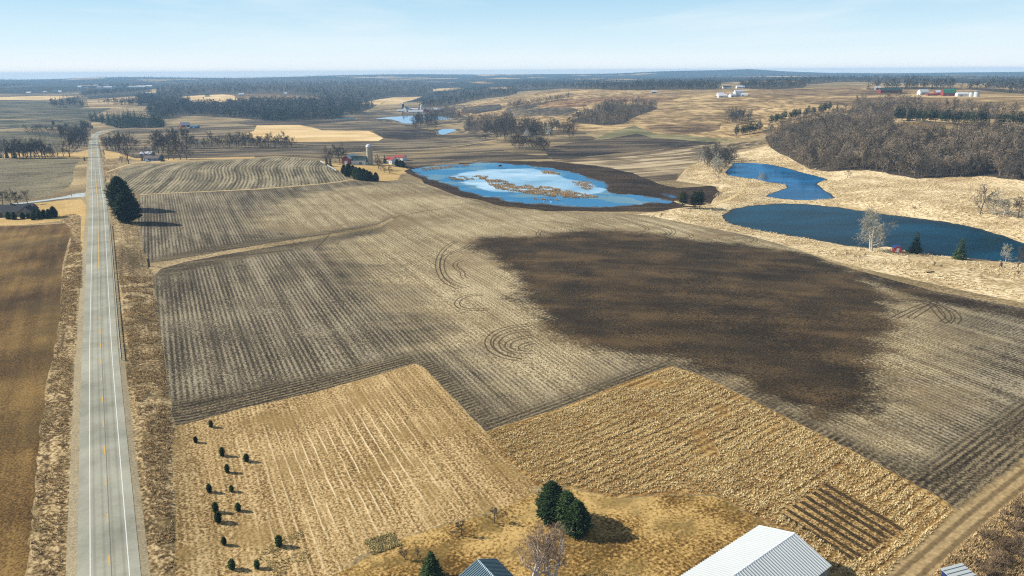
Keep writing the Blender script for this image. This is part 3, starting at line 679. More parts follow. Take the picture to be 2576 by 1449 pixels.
REG = [   # name, material, outline, closed smoothing, jitter, label
 ('grass_verge','verge',[(150,560),(222,505),(226,480),(226,395),(300,380),(300,470),(352,581),(375,661),(385,690),(400,790),(420,950),(440,1075),(430,1150),(445,1300),(440,1560),(60,1560),(83,1288),(94,1143),(108,1035),(124,927),(145,842),(152,781),(157,688),(165,631),(179,591)],0,0,'rough straw verge along both sides of the road'),
 ('pasture','tan_hill',[(1120,290),(1180,262),(1300,240),(1420,225),(1500,222),(1800,226),(1940,222),(2150,218),(2300,212),(2700,210),(2700,330),(2250,310),(1950,330),(1880,350),(1700,345),(1560,330),(1430,330),(1300,320),(1200,300)],1,0,'tan rolling hill fields above the marsh'),
 ('grassland','grassland',[(1600,540),(1700,525),(1760,517),(1800,485),(1810,470),(1700,455),(1728,420),(1800,395),(1880,380),(1930,365),(2000,395),(2090,420),(2300,440),(2480,435),(2720,455),(2720,800),(2576,762),(2400,726),(2200,682),(2100,657),(2000,625),(1880,592),(1760,568),(1680,552)],0,0,'pale dry grassland round the ponds'),
 ('field','brown_hill',[(1932,226),(2050,223),(2157,222),(2307,236),(2240,239),(2132,241),(1932,243),(1860,240)],1,0,'brown stubble strip below the red farm'),
 ('field','brown_hill',[(2000,252),(2132,245),(2300,244),(2457,247),(2420,265),(2280,262),(2157,268),(2050,262)],1,0,'brown stubble field on the ridge behind the pines'),
 ('field','rust_field',[(1345,266),(1400,252),(1480,247),(1610,242),(1713,246),(1660,256),(1500,256),(1470,268),(1395,271)],0,0,'rust brown field behind the middle wood'),
 ('field','grey_field',[(1270,276),(1288,272),(1430,270),(1460,276),(1430,291),(1288,292)],0,0,'pale grey stubble patch left of the middle wood'),
 ('field','dark_field',[(1160,277),(1169,270),(1256,262),(1264,275),(1195,287)],0,0,'dark strip on the slope beside the lake farm'),
 ('field','brown_hill',[(1610,316),(1700,311),(1788,310),(1815,315),(1808,327),(1760,334),(1710,340),(1660,334),(1625,320)],1,0,'brown ploughed patch under the tan hill'),
 ('field','green_field',[(1493,352),(1528,333),(1570,322),(1593,317),(1620,327),(1653,338),(1713,340),(1800,348),(1863,356),(1825,359),(1738,353),(1638,346),(1598,336),(1545,345)],0,0,'faint green strip of winter grass'),
 ('ploughed_field','dark_field',[(1370,374),(1430,360),(1503,352),(1545,345),(1598,336),(1640,346),(1740,353),(1825,359),(1763,366),(1650,377),(1538,388),(1440,398),(1393,402),(1375,384)],0,0,'dark ploughed field behind the marsh'),
 ('field','swept_field',[(1393,404),(1440,398),(1538,388),(1650,377),(1788,363),(1908,355),(1925,362),(1800,392),(1735,412),(1700,452),(1640,460),(1600,446),(1553,428),(1475,414)],0,0,'pale swept field with curved tillage lines'),
 ('field','grey_field',[(980,404),(1060,396),(1150,385),(1215,372),(1260,374),(1300,386),(1380,392),(1395,400),(1300,400),(1200,401),(1100,409),(1030,417)],0,0,'grey stubble band between the farm and the marsh'),
 ('field','grey_field',[(560,372),(700,369),(804,372),(845,383),(805,389),(644,390),(500,395),(350,392),(330,400),(278,399),(277,376),(420,372)],0,0,'grey stubble field behind the blue house'),
 ('field','grey_field',[(745,361),(900,356),(1000,353),(1190,346),(1250,351),(1180,361),(1100,373),(940,380),(860,386),(800,372)],0,0,'grey stubble band below the straw field'),
 ('straw_field','straw_field',[(608,341),(640,330),(651,315),(700,313),(756,314),(785,322),(804,328),(931,329.6),(950,338),(966,348),(944,354.6),(840,356),(744,357),(660,353)],0,0,'bright straw coloured field in the middle distance'),
 ('field','dark_field',[(640,303),(780,301),(920,301),(860,307),(770,314),(644,315),(600,312)],0,0,'dark band above the straw field'),
 ('field','grey_field',[(785,318),(870,310),(964,304),(1000,310),(1022,318),(936,327),(810,327)],0,0,'grey striped field above the straw field'),
 ('field','dark_field',[(939,328),(1019,321),(1090,325),(1100,340),(1160,341),(1220,338),(1235,345),(1190,345),(1020,352),(970,349)],0,0,'dark field beside the small far pond'),
 ('field','grey_field',[(760,288),(900,283),(1010,279),(1010,292),(930,293),(830,293)],0,0,'grey field left of the lake farm'),
 ('field','straw_field',[(905,262),(940,252),(990,245),(1060,243),(1035,252),(1000,262),(950,263)],0,0,'tan valley floor between the wooded hills'),
 ('field','straw_field',[(455,243),(500,240),(560,237),(590,240),(600,252),(540,258),(490,257)],0,0,'golden hilltop clearing left of the white house'),
 ('field','brown_hill',[(560,237),(700,236),(760,240),(830,246),(800,250),(640,252),(600,252),(590,241)],0,0,'brown hilltop clearing in the woods'),
 ('field','olive_field',[(-120,253),(60,252),(130,256),(215,272),(280,272),(240,292),(220,300),(-120,300)],0,0,'dull olive field at far left'),
 ('field','olive_field',[(-120,302),(220,302),(215,318),(100,322),(-120,326)],0,0,'olive field strip at far left'),
 ('field','straw_field',[(-120,246),(0,244),(120,241),(190,243),(140,250),(60,251),(-120,252)],0,0,'tan strip of field at far left'),
 ('field','tan_hill',[(221,250),(340,242),(355,252),(345,265),(290,272),(225,272)],0,0,'pale shrubby slope left of the pine block'),
 ('field','olive_field',[(-120,334),(60,331),(110,332),(155,341),(168,358),(140,366),(-120,372)],0,0,'olive field behind the left tree row'),
 ('lawn','golden_lawn',[(-120,385),(195,383),(224,376),(225,392),(205,397),(-120,399)],0,0,'golden lawn under the left tree row'),
 ('stubble_field','stubble_nw',[(-120,401),(100,400),(205,399),(190,415),(184,430),(185,450),(175,470),(140,487),(75,502),(-120,512)],1,0.3,'swirled stubble field left of the junction'),
 ('lawn','golden_lawn',[(-120,522),(20,519),(80,512),(165,503),(205,503),(219,520),(222,560),(217,610),(205,650),(203,600),(206,550),(190,541),(165,541),(150,556),(60,566),(-120,570)],0,0,'golden lawn beside the dark roofed house'),
 ('planting_bed','brush',[(156,545),(165,540),(190,541),(204,550),(204,590),(200,640),(180,660),(178,590),(168,562)],1,0,'dark weedy corner beside the junction'),
 ('hay_field','hay',[(-120,572),(60,568),(165,562),(178,580),(179,595),(165,631),(157,688),(152,781),(145,842),(124,927),(108,1035),(94,1143),(83,1288),(65,1449),(50,1560),(-120,1560)],0,0.3,'brown hay field left of the road'),
 ('lawn','golden_lawn',[(266,400),(300,398),(350,402),(400,407),(480,401),(640,398),(640,394),(500,398),(420,399),(340,398),(300,385),(262,378)],0,0,'golden yard by the blue house'),
 ('stubble_field','contour',[(297,437),(300,427),(337,416),(450,409),(560,402),(644,399),(700,395),(756,398),(806,406),(840,424),(869,442),(880,452),(819,461),(719,468),(644,474.6),(480,483),(350,489),(305,470)],0,0.3,'contour striped stubble field above the big pines'),
 ('farmyard','golden_lawn',[(806,404),(860,412),(980,412),(1020,420),(1040,430),(1010,436),(1000,452),(960,458),(900,452),(869,440),(845,424)],0,0,'golden farmyard below the silo'),
 ('mud_flat','mud',MUD,1,0,'dark wet mud round the marsh'),
 ('corn_field','corn',[(350,492),(480,484.5),(650,477),(820,463),(890,455),(950,459),(1040,452),(1090,472),(1150,493),(1220,513),(1300,527),(1400,533),(1550,536),(1640,543),(1700,560),(1800,576),(1900,596),(2000,626),(2090,659),(2200,692),(2350,732),(2576,776),(2720,806),(2720,1110),(2576,1172),(2500,1232),(2425,1290),(2380,1260),(2200,1162),(2000,1060),(1850,985),(1740,935),(1690,920),(1600,950),(1400,1030),(1220,1085),(1150,1010),(1070,925),(1045,915),(800,985),(600,1030),(440,1075),(420,950),(400,790),(382,690),(378,664),(362,631),(352,581),(345,530)],0,0.25,'big corn stubble field with spread manure'),
 ('grass_strip','meadow',[(374,662),(460,650),(560,632),(700,609),(850,585),(950,566),(986,548),(989,552),(955,572),(850,592),(700,618),(560,641),(460,660),(405,676),(386,694),(378,676)],0,0.4,'narrow straw grass strip between two corn fields'),
 ('mown_plot','mown',[(440,1075),(600,1030),(800,985),(1045,915),(1062,922),(1150,1013),(1217,1088),(1270,1150),(1345,1222),(1345,1240),(1250,1285),(1130,1315),(1020,1350),(900,1400),(840,1449),(760,1560),(440,1560),(445,1300),(430,1150)],0,0.25,'mown straw plot with pale cut lines'),
 ('tall_grass','tall_grass',[(1220,1087),(1400,1031),(1600,951),(1690,921),(1740,936),(1850,986),(2000,1061),(2200,1163),(2380,1261),(2405,1290),(2330,1360),(2260,1420),(2180,1520),(2130,1520),(2080,1420),(1990,1340),(1900,1300),(1800,1245),(1680,1242),(1560,1252),(1420,1225),(1345,1222),(1270,1150)],0,0.3,'tall golden grass plot'),
 ('yard','yard_grass',[(1345,1240),(1420,1228),(1560,1254),(1680,1245),(1800,1248),(1900,1303),(1990,1345),(2080,1425),(2130,1560),(760,1560),(850,1440),(1020,1352),(1130,1318),(1250,1288)],0,0.3,'brown gold yard grass in front of the barn'),
 ('brush_bank','brush',[(2720,1110),(2640,1185),(2576,1228),(2500,1292),(2440,1345),(2380,1400),(2330,1449),(2270,1560),(2760,1560)],0,0.3,'brushy bank at the lower right corner'),
]
g0, g1 = np.array([2076, 1217.]), np.array([2270, 1335.])
h0, h1 = np.array([1966, 1293.]), np.array([2148, 1408.])
REG.append(('garden_plot', 'garden_plot', [(2084,1208),(2284,1334),(2150,1420),(1952,1290)], 0, 0.3, 'brown tilled garden plot'))
for k in range(8):
    a = g0 + (h0 - g0) * k / 7; b = g1 + (h1 - g1) * k / 7
    a = a + nrg.uniform(-1.5, 1.5, 2); b = b + nrg.uniform(-2.5, 2.5, 2)
    n_ = np.array([-4.4, 2.3]) * rng.uniform(0.85, 1.1)
    REG.append(('garden_bed', 'garden_soil', [tuple(a + n_), tuple(b + n_), tuple(b - n_), tuple(a - n_)], 0, 0.12, 'dark tilled garden row, number %d of eight from the right' % (k + 1)))
WATER = [('marsh_water','marsh',MARSH,LV_MARSH,'half frozen blue marsh in the middle of the fields'),
         ('pond','blue_pond',POND_A,LV_A,'upper blue pond below the wooded hill'),
         ('pond','pond',POND_B,LV_B,'long deep teal pond beside the bare cottonwood'),
         ('lake','lake',LAKE1,LV_LAKE,'bright far lake below the white farm'),
         ('lake','lake',LAKE0,LV_LAKE,'thin bright pool left of the far lake'),
         ('pond','lake',POND_C,LV_P2,'small bright pond in the middle distance'),
         ('puddle','blue_pond',PUDDLE,-3.0,'small blue puddle on the mud')]

FLOORS = [('forest_floor', 'forest_floor', p, 1, 0, 'shaded leaf litter with painted shade under the %s wood' % w) for p, w in [(b_[0], 'distant') for b_ in BELTS] + [(m_[0], 'middle') for m_ in MIDW] + [(p_, 'pine') for p_ in PINEB]]
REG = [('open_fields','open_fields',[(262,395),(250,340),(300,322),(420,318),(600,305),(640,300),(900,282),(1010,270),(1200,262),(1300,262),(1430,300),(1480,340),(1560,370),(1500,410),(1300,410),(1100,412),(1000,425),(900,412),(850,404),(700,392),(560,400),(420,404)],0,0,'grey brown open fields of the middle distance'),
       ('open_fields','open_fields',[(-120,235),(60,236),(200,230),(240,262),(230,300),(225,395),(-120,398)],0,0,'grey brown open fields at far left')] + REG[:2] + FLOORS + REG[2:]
REG.insert(3 + len(FLOORS), ('forest_floor', 'forest_floor', WOOD, 0, 1.5, 'shaded leaf litter with painted shade under the hillside wood'))
REG = [r for r in REG if r[0] != 'forest_floor' or r[2] is not WOOD] + [('forest_floor', 'forest_floor', WOOD, 0, 1.5, 'shaded leaf litter with painted shade under the hillside wood')]
polys, meta = [], []
for (nm, mt, pts, sm, jit, lab) in REG:
    polys.append(gpoly(pts, 16.0, jit=jit, smooth=sm)); meta.append((nm, mt, lab, None))
for (nm, mt, pts, lv, lab) in WATER:
    polys.append(gpoly(pts, 5.0, z=lv, jit=0.15 if lv > -10 else 0.0, smooth=1)); meta.append((nm, mt, lab, lv))
FIRST_WATER = len(REG)
def ragged(pl, amp, sc):
    P = np.array(pl)
    dx = (vnoise(P[:, 0] / sc, P[:, 1] / sc, 21) - .5) * 2 + (vnoise(P[:, 0] / sc * 3, P[:, 1] / sc * 3, 22) - .5)
    dy = (vnoise(P[:, 0] / sc + 50, P[:, 1] / sc, 23) - .5) * 2 + (vnoise(P[:, 0] / sc * 3, P[:, 1] / sc * 3 + 50, 24) - .5)
    return [(float(x), float(y)) for x, y in zip(P[:, 0] + amp * dx, P[:, 1] + amp * dy)]
for k, q in enumerate(meta):
    if q[0] == 'mud_flat': polys[k] = ragged(polys[k], 5.0, 22.0)
    if q[0] == 'marsh_water': polys[k] = ragged(polys[k], 3.2, 12.0)
    if q[0] == 'pond' and q[3] > -10: polys[k] = ragged(polys[k], 1.6, 8.0)
    if q[0] in ('field', 'ploughed_field', 'straw_field'): polys[k] = ragged(polys[k], 5.0, 45.0)

def to_uv(x, y): return (math.log(math.hypot(x, y)), math.atan2(x, y))
STEP = 0.0135
verts2, poly_edges = [], []
for uu in np.arange(math.log(60.), math.log(10150.), STEP):
    r_ = math.exp(uu)
    st = STEP if r_ < 6000 else STEP * 1.6
    for vv in np.arange(-0.96, 0.96, st):
        verts2.append((uu, vv + rng.uniform(-.15, .15) * st))
for pl in polys:
    b = len(verts2)
    verts2 += [to_uv(x, y) for (x, y) in pl]
    poly_edges += [(b + i, b + (i + 1) % len(pl)) for i in range(len(pl))]
# the road keeps its edges in the ground mesh
edges_in = poly_edges
def side_pts(path, off):
    out = []
    for i in range(len(path)):
        d = path[min(i + 1, len(path) - 1), :2] - path[max(i - 1, 0), :2]; d = d / np.linalg.norm(d)
        out.append((path[i, 0] + d[1] * off, path[i, 1] - d[0] * off))      # off > 0: to the right of travel
    return out
for path in (ROAD, SIDE):
    for off in (-7.0, 7.0):
        b = len(verts2); ps = side_pts(path, off)[::2]
        verts2 += [to_uv(x, y) for (x, y) in ps]; edges_in += [(b + i, b + i + 1) for i in range(len(ps) - 1)]
ov, oe, of, iv, ie, if_ = delaunay_2d_cdt([Vector(p) for p in verts2], edges_in, [], 0, 1e-7, False)
GUV = np.array([(p[0], p[1]) for p in ov])
GX = np.exp(GUV[:, 0]) * np.sin(GUV[:, 1]); GY = np.exp(GUV[:, 0]) * np.cos(GUV[:, 1])

# heights: terrain, then road bed, then water levels
GZ = zbase(GX, GY)
def bed(path, X, Y, Z, in_, out, drop=0.25):
    d, _, nr, tt = seg_dist(X, Y, [tuple(p[:2]) for p in path], False)
    zr = path[nr, 2] + (path[np.minimum(nr + 1, len(path) - 1), 2] - path[nr, 2]) * tt - drop
    w = 1 - sstep(in_, out, d)
    return Z * (1 - w) + zr * w
sel = np.hypot(GX, GY) < 3000
GZ[sel] = bed(ROAD[::3], GX[sel], GY[sel], GZ[sel], 7.5, 19.0)
GZ[sel] = bed(SIDE[::2], GX[sel], GY[sel], GZ[sel], 5.5, 14.0)
vin = np.zeros(len(GX), int) - 1
for k, (nm, mt, pts, lv, lab) in enumerate(WATER):
    pl = polys[FIRST_WATER + k]
    px_ = np.array(pl); big = 60.0
    m_ = (GX > px_[:, 0].min() - big) & (GX < px_[:, 0].max() + big) & (GY > px_[:, 1].min() - big) & (GY < px_[:, 1].max() + big)
    d, ins, _, _ = seg_dist(GX[m_], GY[m_], pl, True)
    z = GZ[m_]
    wd = 26.0 if lv > -10 else 60.0
    z2 = lv + np.maximum(z - lv, 0.25) * sstep(0, wd, d) + 0.5 * sstep(0.2, 4.0, d) * (1 - sstep(4.0, wd, d))
    z2[ins | (d < 0.05)] = lv
    idx = np.nonzero(m_)[0]
    keep = (d < wd) | ins
    GZ[idx[keep]] = z2[keep]

# which region each triangle belongs to
tri = np.array([f for f in of if len(f) == 3], np.int64)
reg = np.full(len(tri), -1)
tu = GUV[tri].mean(1)
for k, pl in enumerate(polys):
    q = np.array([to_uv(x, y) for (x, y) in pl])
    m_ = np.nonzero((tu[:, 0] > q[:, 0].min()) & (tu[:, 0] < q[:, 0].max()) & (tu[:, 1] > q[:, 1].min()) & (tu[:, 1] < q[:, 1].max()))[0]
    ins = np.zeros(len(m_), bool); X, Y = tu[m_, 0], tu[m_, 1]
    for i in range(len(q)):
        x0, y0 = q[i]; x1, y1 = q[(i + 1) % len(q)]
        if y0 != y1: ins ^= ((y0 > Y) != (y1 > Y)) & (X < (x1 - x0) * (Y - y0) / (y1 - y0) + x0)
    reg[m_[ins]] = k
cx = GX[tri].mean(1); cy = GY[tri].mean(1); crr = np.hypot(cx, cy)
reg[(reg == -1) & (crr > 2700)] = -2
G3 = np.stack([GX, GY, GZ], 1)
a_, b_, c_ = G3[tri[:, 0]], G3[tri[:, 1]], G3[tri[:, 2]]
nz = np.cross(b_ - a_, c_ - a_)[:, 2]
tri[nz < 0] = tri[nz < 0][:, ::-1]
from mathutils.bvhtree import BVHTree
BVH = BVHTree.FromPolygons([tuple(p) for p in G3.tolist()], tri.tolist())
def zg(x, y):
    h = BVH.ray_cast(Vector((x, y, 900.0)), Vector((0, 0, -1)))
    return h[0].z if h[0] is not None else float(zbase(x, y))
# soft masks in the corn field and elsewhere
TAN = gpoly([(800,478),(1040,455),(1220,512),(1640,542),(2000,622),(2200,690),(2340,745),(2400,840),(2375,950),(2300,1060),(2240,1120),(2100,1060),(1900,990),(1690,915),(1560,905),(1420,985),(1330,985),(1230,920),(1130,870),(1060,820),(960,720),(880,660),(830,612),(800,590),(700,585),(640,560),(690,520)], 30)
MAN1 = gpoly([(1165,607),(1240,588),(1330,598),(1390,583),(1470,577),(1560,579),(1700,592),(1850,611),(2000,631),(2080,650),(2180,690),(2250,738),(2268,790),(2235,860),(2210,920),(2215,990),(2190,1055),(2130,1065),(2050,1062),(1950,1015),(1850,965),(1750,933),(1690,912),(1600,898),(1500,884),(1420,866),(1350,832),(1328,800),(1340,778),(1300,755),(1288,710),(1280,680),(1240,650),(1190,630)], 30)
MAN2 = gpoly([(2040,645),(2200,690),(2400,740),(2576,778),(2760,815),(2760,845),(2576,806),(2400,772),(2250,738),(2180,715)], 30)
ICE = gpoly([(1130,445),(1240,430),(1330,425),(1400,440),(1460,465),(1500,480),(1460,490),(1330,470),(1250,478),(1180,462)], 20, z=LV_MARSH)
LINES = gpoly([(640,1130),(1000,990),(1090,1130),(1130,1260),(1010,1300),(860,1330),(800,1420),(720,1300)], 30)
HEAD = [gpoly(q, 30) for q in ([(1020,925),(1050,900),(1100,915),(1240,1050),(1400,1005),(1580,935),(1690,905),(1690,925),(1400,1035),(1220,1090),(1045,920)],
                               [(430,1080),(410,1010),(600,985),(800,945),(1040,885),(1060,915),(800,990)],
                               [(378,650),(560,615),(800,585),(950,560),(985,545),(960,585),(800,618),(560,660),(390,705)],
                               [(1750,930),(2000,1035),(2300,1180),(2560,1010),(2760,980),(2760,1160),(2430,1300),(2000,1070)])]
def sdf(X, Y, pl):
    d, ins, _, _ = seg_dist(X, Y, pl, True)
    return np.where(ins, d, -d)
def add_attr(me, name, val):
    a = me.attributes.new(name, 'FLOAT', 'POINT'); a.data.foreach_set('value', np.asarray(val, np.float32))

def ground_obj(name, mat, faces, label):
    vs, inv = np.unique(faces.ravel(), return_inverse=True)
    me = np_mesh(name, G3[vs], inv.reshape(-1, 3), True)
    me.materials.append(M[mat])
    X, Y = GX[vs], GY[vs]
    if mat == 'corn':
        add_attr(me, 'tan', np.clip(0.5 + sdf(X, Y, TAN) / 50.0, 0, 1))
        add_attr(me, 'manure', np.maximum(sdf(X, Y, MAN1), sdf(X, Y, MAN2)))
        hd = np.zeros(len(X))
        for q in HEAD: hd = np.maximum(hd, np.clip(0.5 + sdf(X, Y, q) / 5.0, 0, 1))
        add_attr(me, 'head', hd)
    if mat == 'mown': add_attr(me, 'lines', np.clip(0.55 + sdf(X, Y, LINES) / 22.0, 0, 1))
    if mat in ('pond', 'blue_pond', 'lake', 'marsh'):
        d_, _, _, _ = seg_dist(X, Y, polys[[i for i, q in enumerate(meta) if q[2] == label][0]], True); add_attr(me, 'shore', d_)
    if mat == 'marsh': add_attr(me, 'ice', np.clip(0.5 + sdf(X, Y, ICE) / 30.0, 0, 1))
    return link(name, me, None, kind='structure', label=label)
ground_obj('ground', 'meadow', tri[reg == -1], 'dry straw coloured open ground')
ground_obj('far_country', 'far', tri[reg == -2], 'far wooded farmland fading into blue haze')
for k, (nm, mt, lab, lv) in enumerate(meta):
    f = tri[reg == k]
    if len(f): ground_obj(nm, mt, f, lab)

# ------------------------------------------------------------------ road, markings, rails
def strip(path, offs, dz=0.0, s0=0, s1=None):
    V, F, A = [], [], []
    P = path[s0:s1]
    cols = [side_pts(P, o) for o in offs]
    for i in range(len(P)):
        for j, o in enumerate(offs):
            V.append((cols[j][i][0], cols[j][i][1], P[i, 2] + dz - (0.02 * abs(o) / 3.0))); A.append(o)
    m = len(offs)
    for i in range(len(P) - 1):
        for j in range(m - 1):
            F.append((i * m + j, i * m + j + 1, (i + 1) * m + j + 1, (i + 1) * m + j))
    return V, F, A
V, F, A = strip(ROAD, (-4.98, -2.95, -1.5, 0.0, 1.5, 2.95, 4.68))
me = mesh('road', V, F, True); add_attr(me, 'across', A)
road = link('road', me, M['asphalt'], kind='structure', label='two lane grey asphalt road running up the left')
for off in ((-7.4, -4.98), (4.68, 6.6)):
    V, F, A = strip(ROAD, off, -0.05)
    V = [(x, y, z - (0.22 if abs(A[i]) > 5.5 else 0.0)) for i, (x, y, z) in enumerate(V)]
    link('shoulder', mesh('shoulder', V, F, True), M['gravel'], road)
for off in (-2.95, 2.95):
    V, F, A = strip(ROAD, (off - 0.08, off + 0.08), 0.006)
    link('edge_line', mesh('edge_line', V, F, True), M['white_paint'], road)
ROADF, RS = resample(rp, 1.0)
s = 33.0
while s < 330:
    i0 = int(np.searchsorted(RS, s)); i1 = int(np.searchsorted(RS, s + 3.6))
    V, F, A = strip(ROADF, (-0.13, 0.09), 0.008, i0, i1 + 1)
    link('centre_dash', mesh('centre_dash', V, F, True), M['yellow_paint'], road)
    s += 14.2
i0 = int(np.searchsorted(RS, 260)); i1 = int(np.searchsorted(RS, 620))
V, F, A = strip(ROADF, (-0.42, -0.22), 0.008, i0, i1)
link('centre_line', mesh('centre_line', V, F, True), M['yellow_paint'], road)
i0 = int(np.searchsorted(RS, 420)); i1 = int(np.searchsorted(RS, 1000))
V, F, A = strip(ROADF, (-0.10, 0.12), 0.008, i0, i1)
link('centre_line', mesh('centre_line', V, F, True), M['yellow_paint'], road)
# side road with a flared mouth
V, F = [], []
for i in range(len(SIDE)):
    d = SIDE[min(i + 1, len(SIDE) - 1), :2] - SIDE[max(i - 1, 0), :2]; d = d / np.linalg.norm(d)
    hw = 3.0 + 11.0 * math.exp(-max(SIDE_S[i] - 3.0, 0) / 6.5)
    zz = SIDE[i, 2] - 0.03
    V += [(SIDE[i, 0] + d[1] * hw, SIDE[i, 1] - d[0] * hw, zz - 0.02), (SIDE[i, 0], SIDE[i, 1], zz), (SIDE[i, 0] - d[1] * hw, SIDE[i, 1] + d[0] * hw, zz - 0.02)]
    if i: F += [(3 * i - 3, 3 * i - 2, 3 * i + 1, 3 * i), (3 * i - 2, 3 * i - 1, 3 * i + 2, 3 * i + 1)]
link('side_road', mesh('side_road', V, F, True), M['side_road'], kind='structure', label='pale side road joining from the left')

def path_world(pts, step=2.0, z=None):
    P = [ground(*p) for p in dens(smooth_poly(pts, 2, False), 8.0, False)]
    P = [(x, y, 0) for x, y in P]
    Q, S = resample(P, step)
    return Q
def track(name, pts, width, mat, dz, label, step=2.5, world=None, offs=(0.0,)):
    Q = world if world is not None else path_world(pts, step)
    V, F, A = [], [], []
    for off in offs:
        b = len(V)
        L = side_pts(Q, off - width / 2); C = side_pts(Q, off); Rr = side_pts(Q, off + width / 2)
        for i in range(len(Q)):
            for (p, a) in ((L[i], -1.0), (C[i], 0.0), (Rr[i], 1.0)):
                V.append((p[0], p[1], zg(p[0], p[1]) + dz)); A.append(a)
            if i:
                k = b + 3 * i
                F += [(k - 3, k - 2, k + 1, k), (k - 2, k - 1, k + 2, k + 1)]
    me = mesh(name, V, F, True); add_attr(me, 'across', A)
    return link(name, me, M[mat], kind='structure', label=label)
track('farm_track', [(2640,1152),(2576,1203),(2500,1262),(2420,1330),(2350,1390),(2283,1449),(2220,1510)], 7.5, 'lane', 0.05, 'two rut dirt track at the lower right', 2.0)
track('farm_track', [(2640,1152),(2576,1203),(2500,1262),(2420,1330),(2350,1390),(2283,1449),(2220,1510)], 1.5, 'soft_rut', 0.09, 'dark wheel ruts in the dirt track', 1.5, offs=(-1.3, 1.2))
track('farm_track', [(350,490),(480,483.5),(650,476),(820,462),(880,453),(900,448),(925,447)], 3.2, 'pale_track', 0.06, 'pale track below the contour field', 4.0)
track('farm_track', [(560,397),(644,391),(720,389),(805,390),(880,386),(940,381),(1000,378),(1100,374),(1180,364),(1250,352)], 5.0, 'pale_track', 0.12, 'pale farm lane behind the silo', 6.0)
track('farm_track', [(925,399),(1000,394),(1100,389),(1200,384),(1290,380)], 4.0, 'pale_track', 0.12, 'pale strip behind the red roofed shed', 6.0)
track('farm_track', [(915,416),(950,415),(985,418),(1015,424)], 3.5, 'pale_track', 0.08, 'gravel farmyard lane below the silo', 4.0)
track('farm_track', [(268,432),(290,425),(330,412),(360,407)], 4.0, 'pale_track', 0.10, 'driveway to the blue house', 4.0)
track('farm_track', [(1870,452),(1868,480),(1840,500),(1800,512),(1772,530),(1770,545),(1800,563),(1860,580),(1960,596),(2060,612),(2160,630),(2260,648),(2380,660),(2480,674),(2600,695)], 1.1, 'rut_pale', 0.08, 'pale wheel tracks along the pond bank', 4.0, offs=(-1.0, 1.0))
track('farm_track', [(1700,505),(1740,520),(1800,513),(1850,495),(1875,470)], 6.0, 'pale_track', 0.07, 'worn pale bank between marsh and ponds', 4.0)
TY = [[(1149,606),(1124,620),(1109,636),(1099,661),(1104,688),(1119,711),(1156,726)],
      [(1190,610),(1160,628),(1118,642),(1110,664),(1116,692),(1140,712),(1180,724)],
      [(1160,655),(1143,663),(1147,675),(1165,684),(1163,695),(1172,702)],
      [(1215,742),(1180,742),(1155,752),(1147,765),(1160,776),(1190,780),(1230,778)],
      [(1330,818),(1280,822),(1240,838),(1224,858),(1232,880),(1262,898),(1310,906)],
      [(1335,830),(1290,834),(1255,848),(1245,866),(1258,884),(1290,895)],
      [(1340,846),(1305,850),(1278,862),(1275,876),(1300,886),(1340,886)],
      [(1345,862),(1320,866),(1305,876),(1325,882)],
      [(1560,560),(1590,560),(1618,568),(1632,577),(1618,583),(1585,583)],
      [(1610,556),(1650,562),(1680,571),(1698,582),(1690,590)],
      [(1660,570),(1700,576),(1735,588),(1742,596),(1720,600)],
      [(1640,572),(1670,578),(1685,588),(1672,595)],
      [(1800,592),(1830,590),(1880,594),(1905,602),(1890,611),(1850,608),(1815,604),(1800,598)],
      [(1835,604),(1860,598),(1895,600)],
      [(2260,730),(2300,735),(2340,745),(2355,760),(2330,775),(2290,800)],
      [(2270,742),(2310,746),(2345,758),(2375,778),(2390,800),(2370,812)],
      [(2290,760),(2330,756),(2370,768),(2400,784),(2413,802),(2400,815)],
      [(2240,760),(2300,752),(2345,766),(2360,790),(2385,815)],
      [(2250,800),(2300,775),(2330,765)],
      [(1340,555),(1420,560),(1480,572),(1520,585),(1570,590)],
      [(1360,580),(1350,590),(1365,600),(1400,598)]]
VV, FF, AA = [], [], []
for pts in TY:
    Q = path_world(pts, 1.5)
    for off in (-0.95, 0.95):
        b = len(VV); w = 0.42
        L = side_pts(Q, off - w); C = side_pts(Q, off); Rr = side_pts(Q, off + w)
        for i in range(len(Q)):
            for (p, a) in ((L[i], -1.0), (C[i], 0.0), (Rr[i], 1.0)):
                VV.append((p[0], p[1], zg(p[0], p[1]) + 0.06)); AA.append(a)
            if i:
                k = b + 3 * i; FF += [(k - 3, k - 2, k + 1, k), (k - 2, k - 1, k + 2, k + 1)]
me = mesh('tyre_marks', VV, FF); add_attr(me, 'across', AA)
link('tyre_marks', me, M['rut'], kind='stuff', label='dark looping tractor tyre marks in the corn field', category='tyre marks')
# gully between the two corn fields
track('gully', [(985,549),(1010,543),(1040,536),(1080,529),(1130,522),(1180,520)], 1.2, 'rut', 0.06, 'narrow dark gully running from the grass strip', 2.0)
track('gully', [(830,588),(815,605),(800,620),(788,632)], 0.9, 'rut', 0.06, 'short dark gully below the grass strip', 2.0)

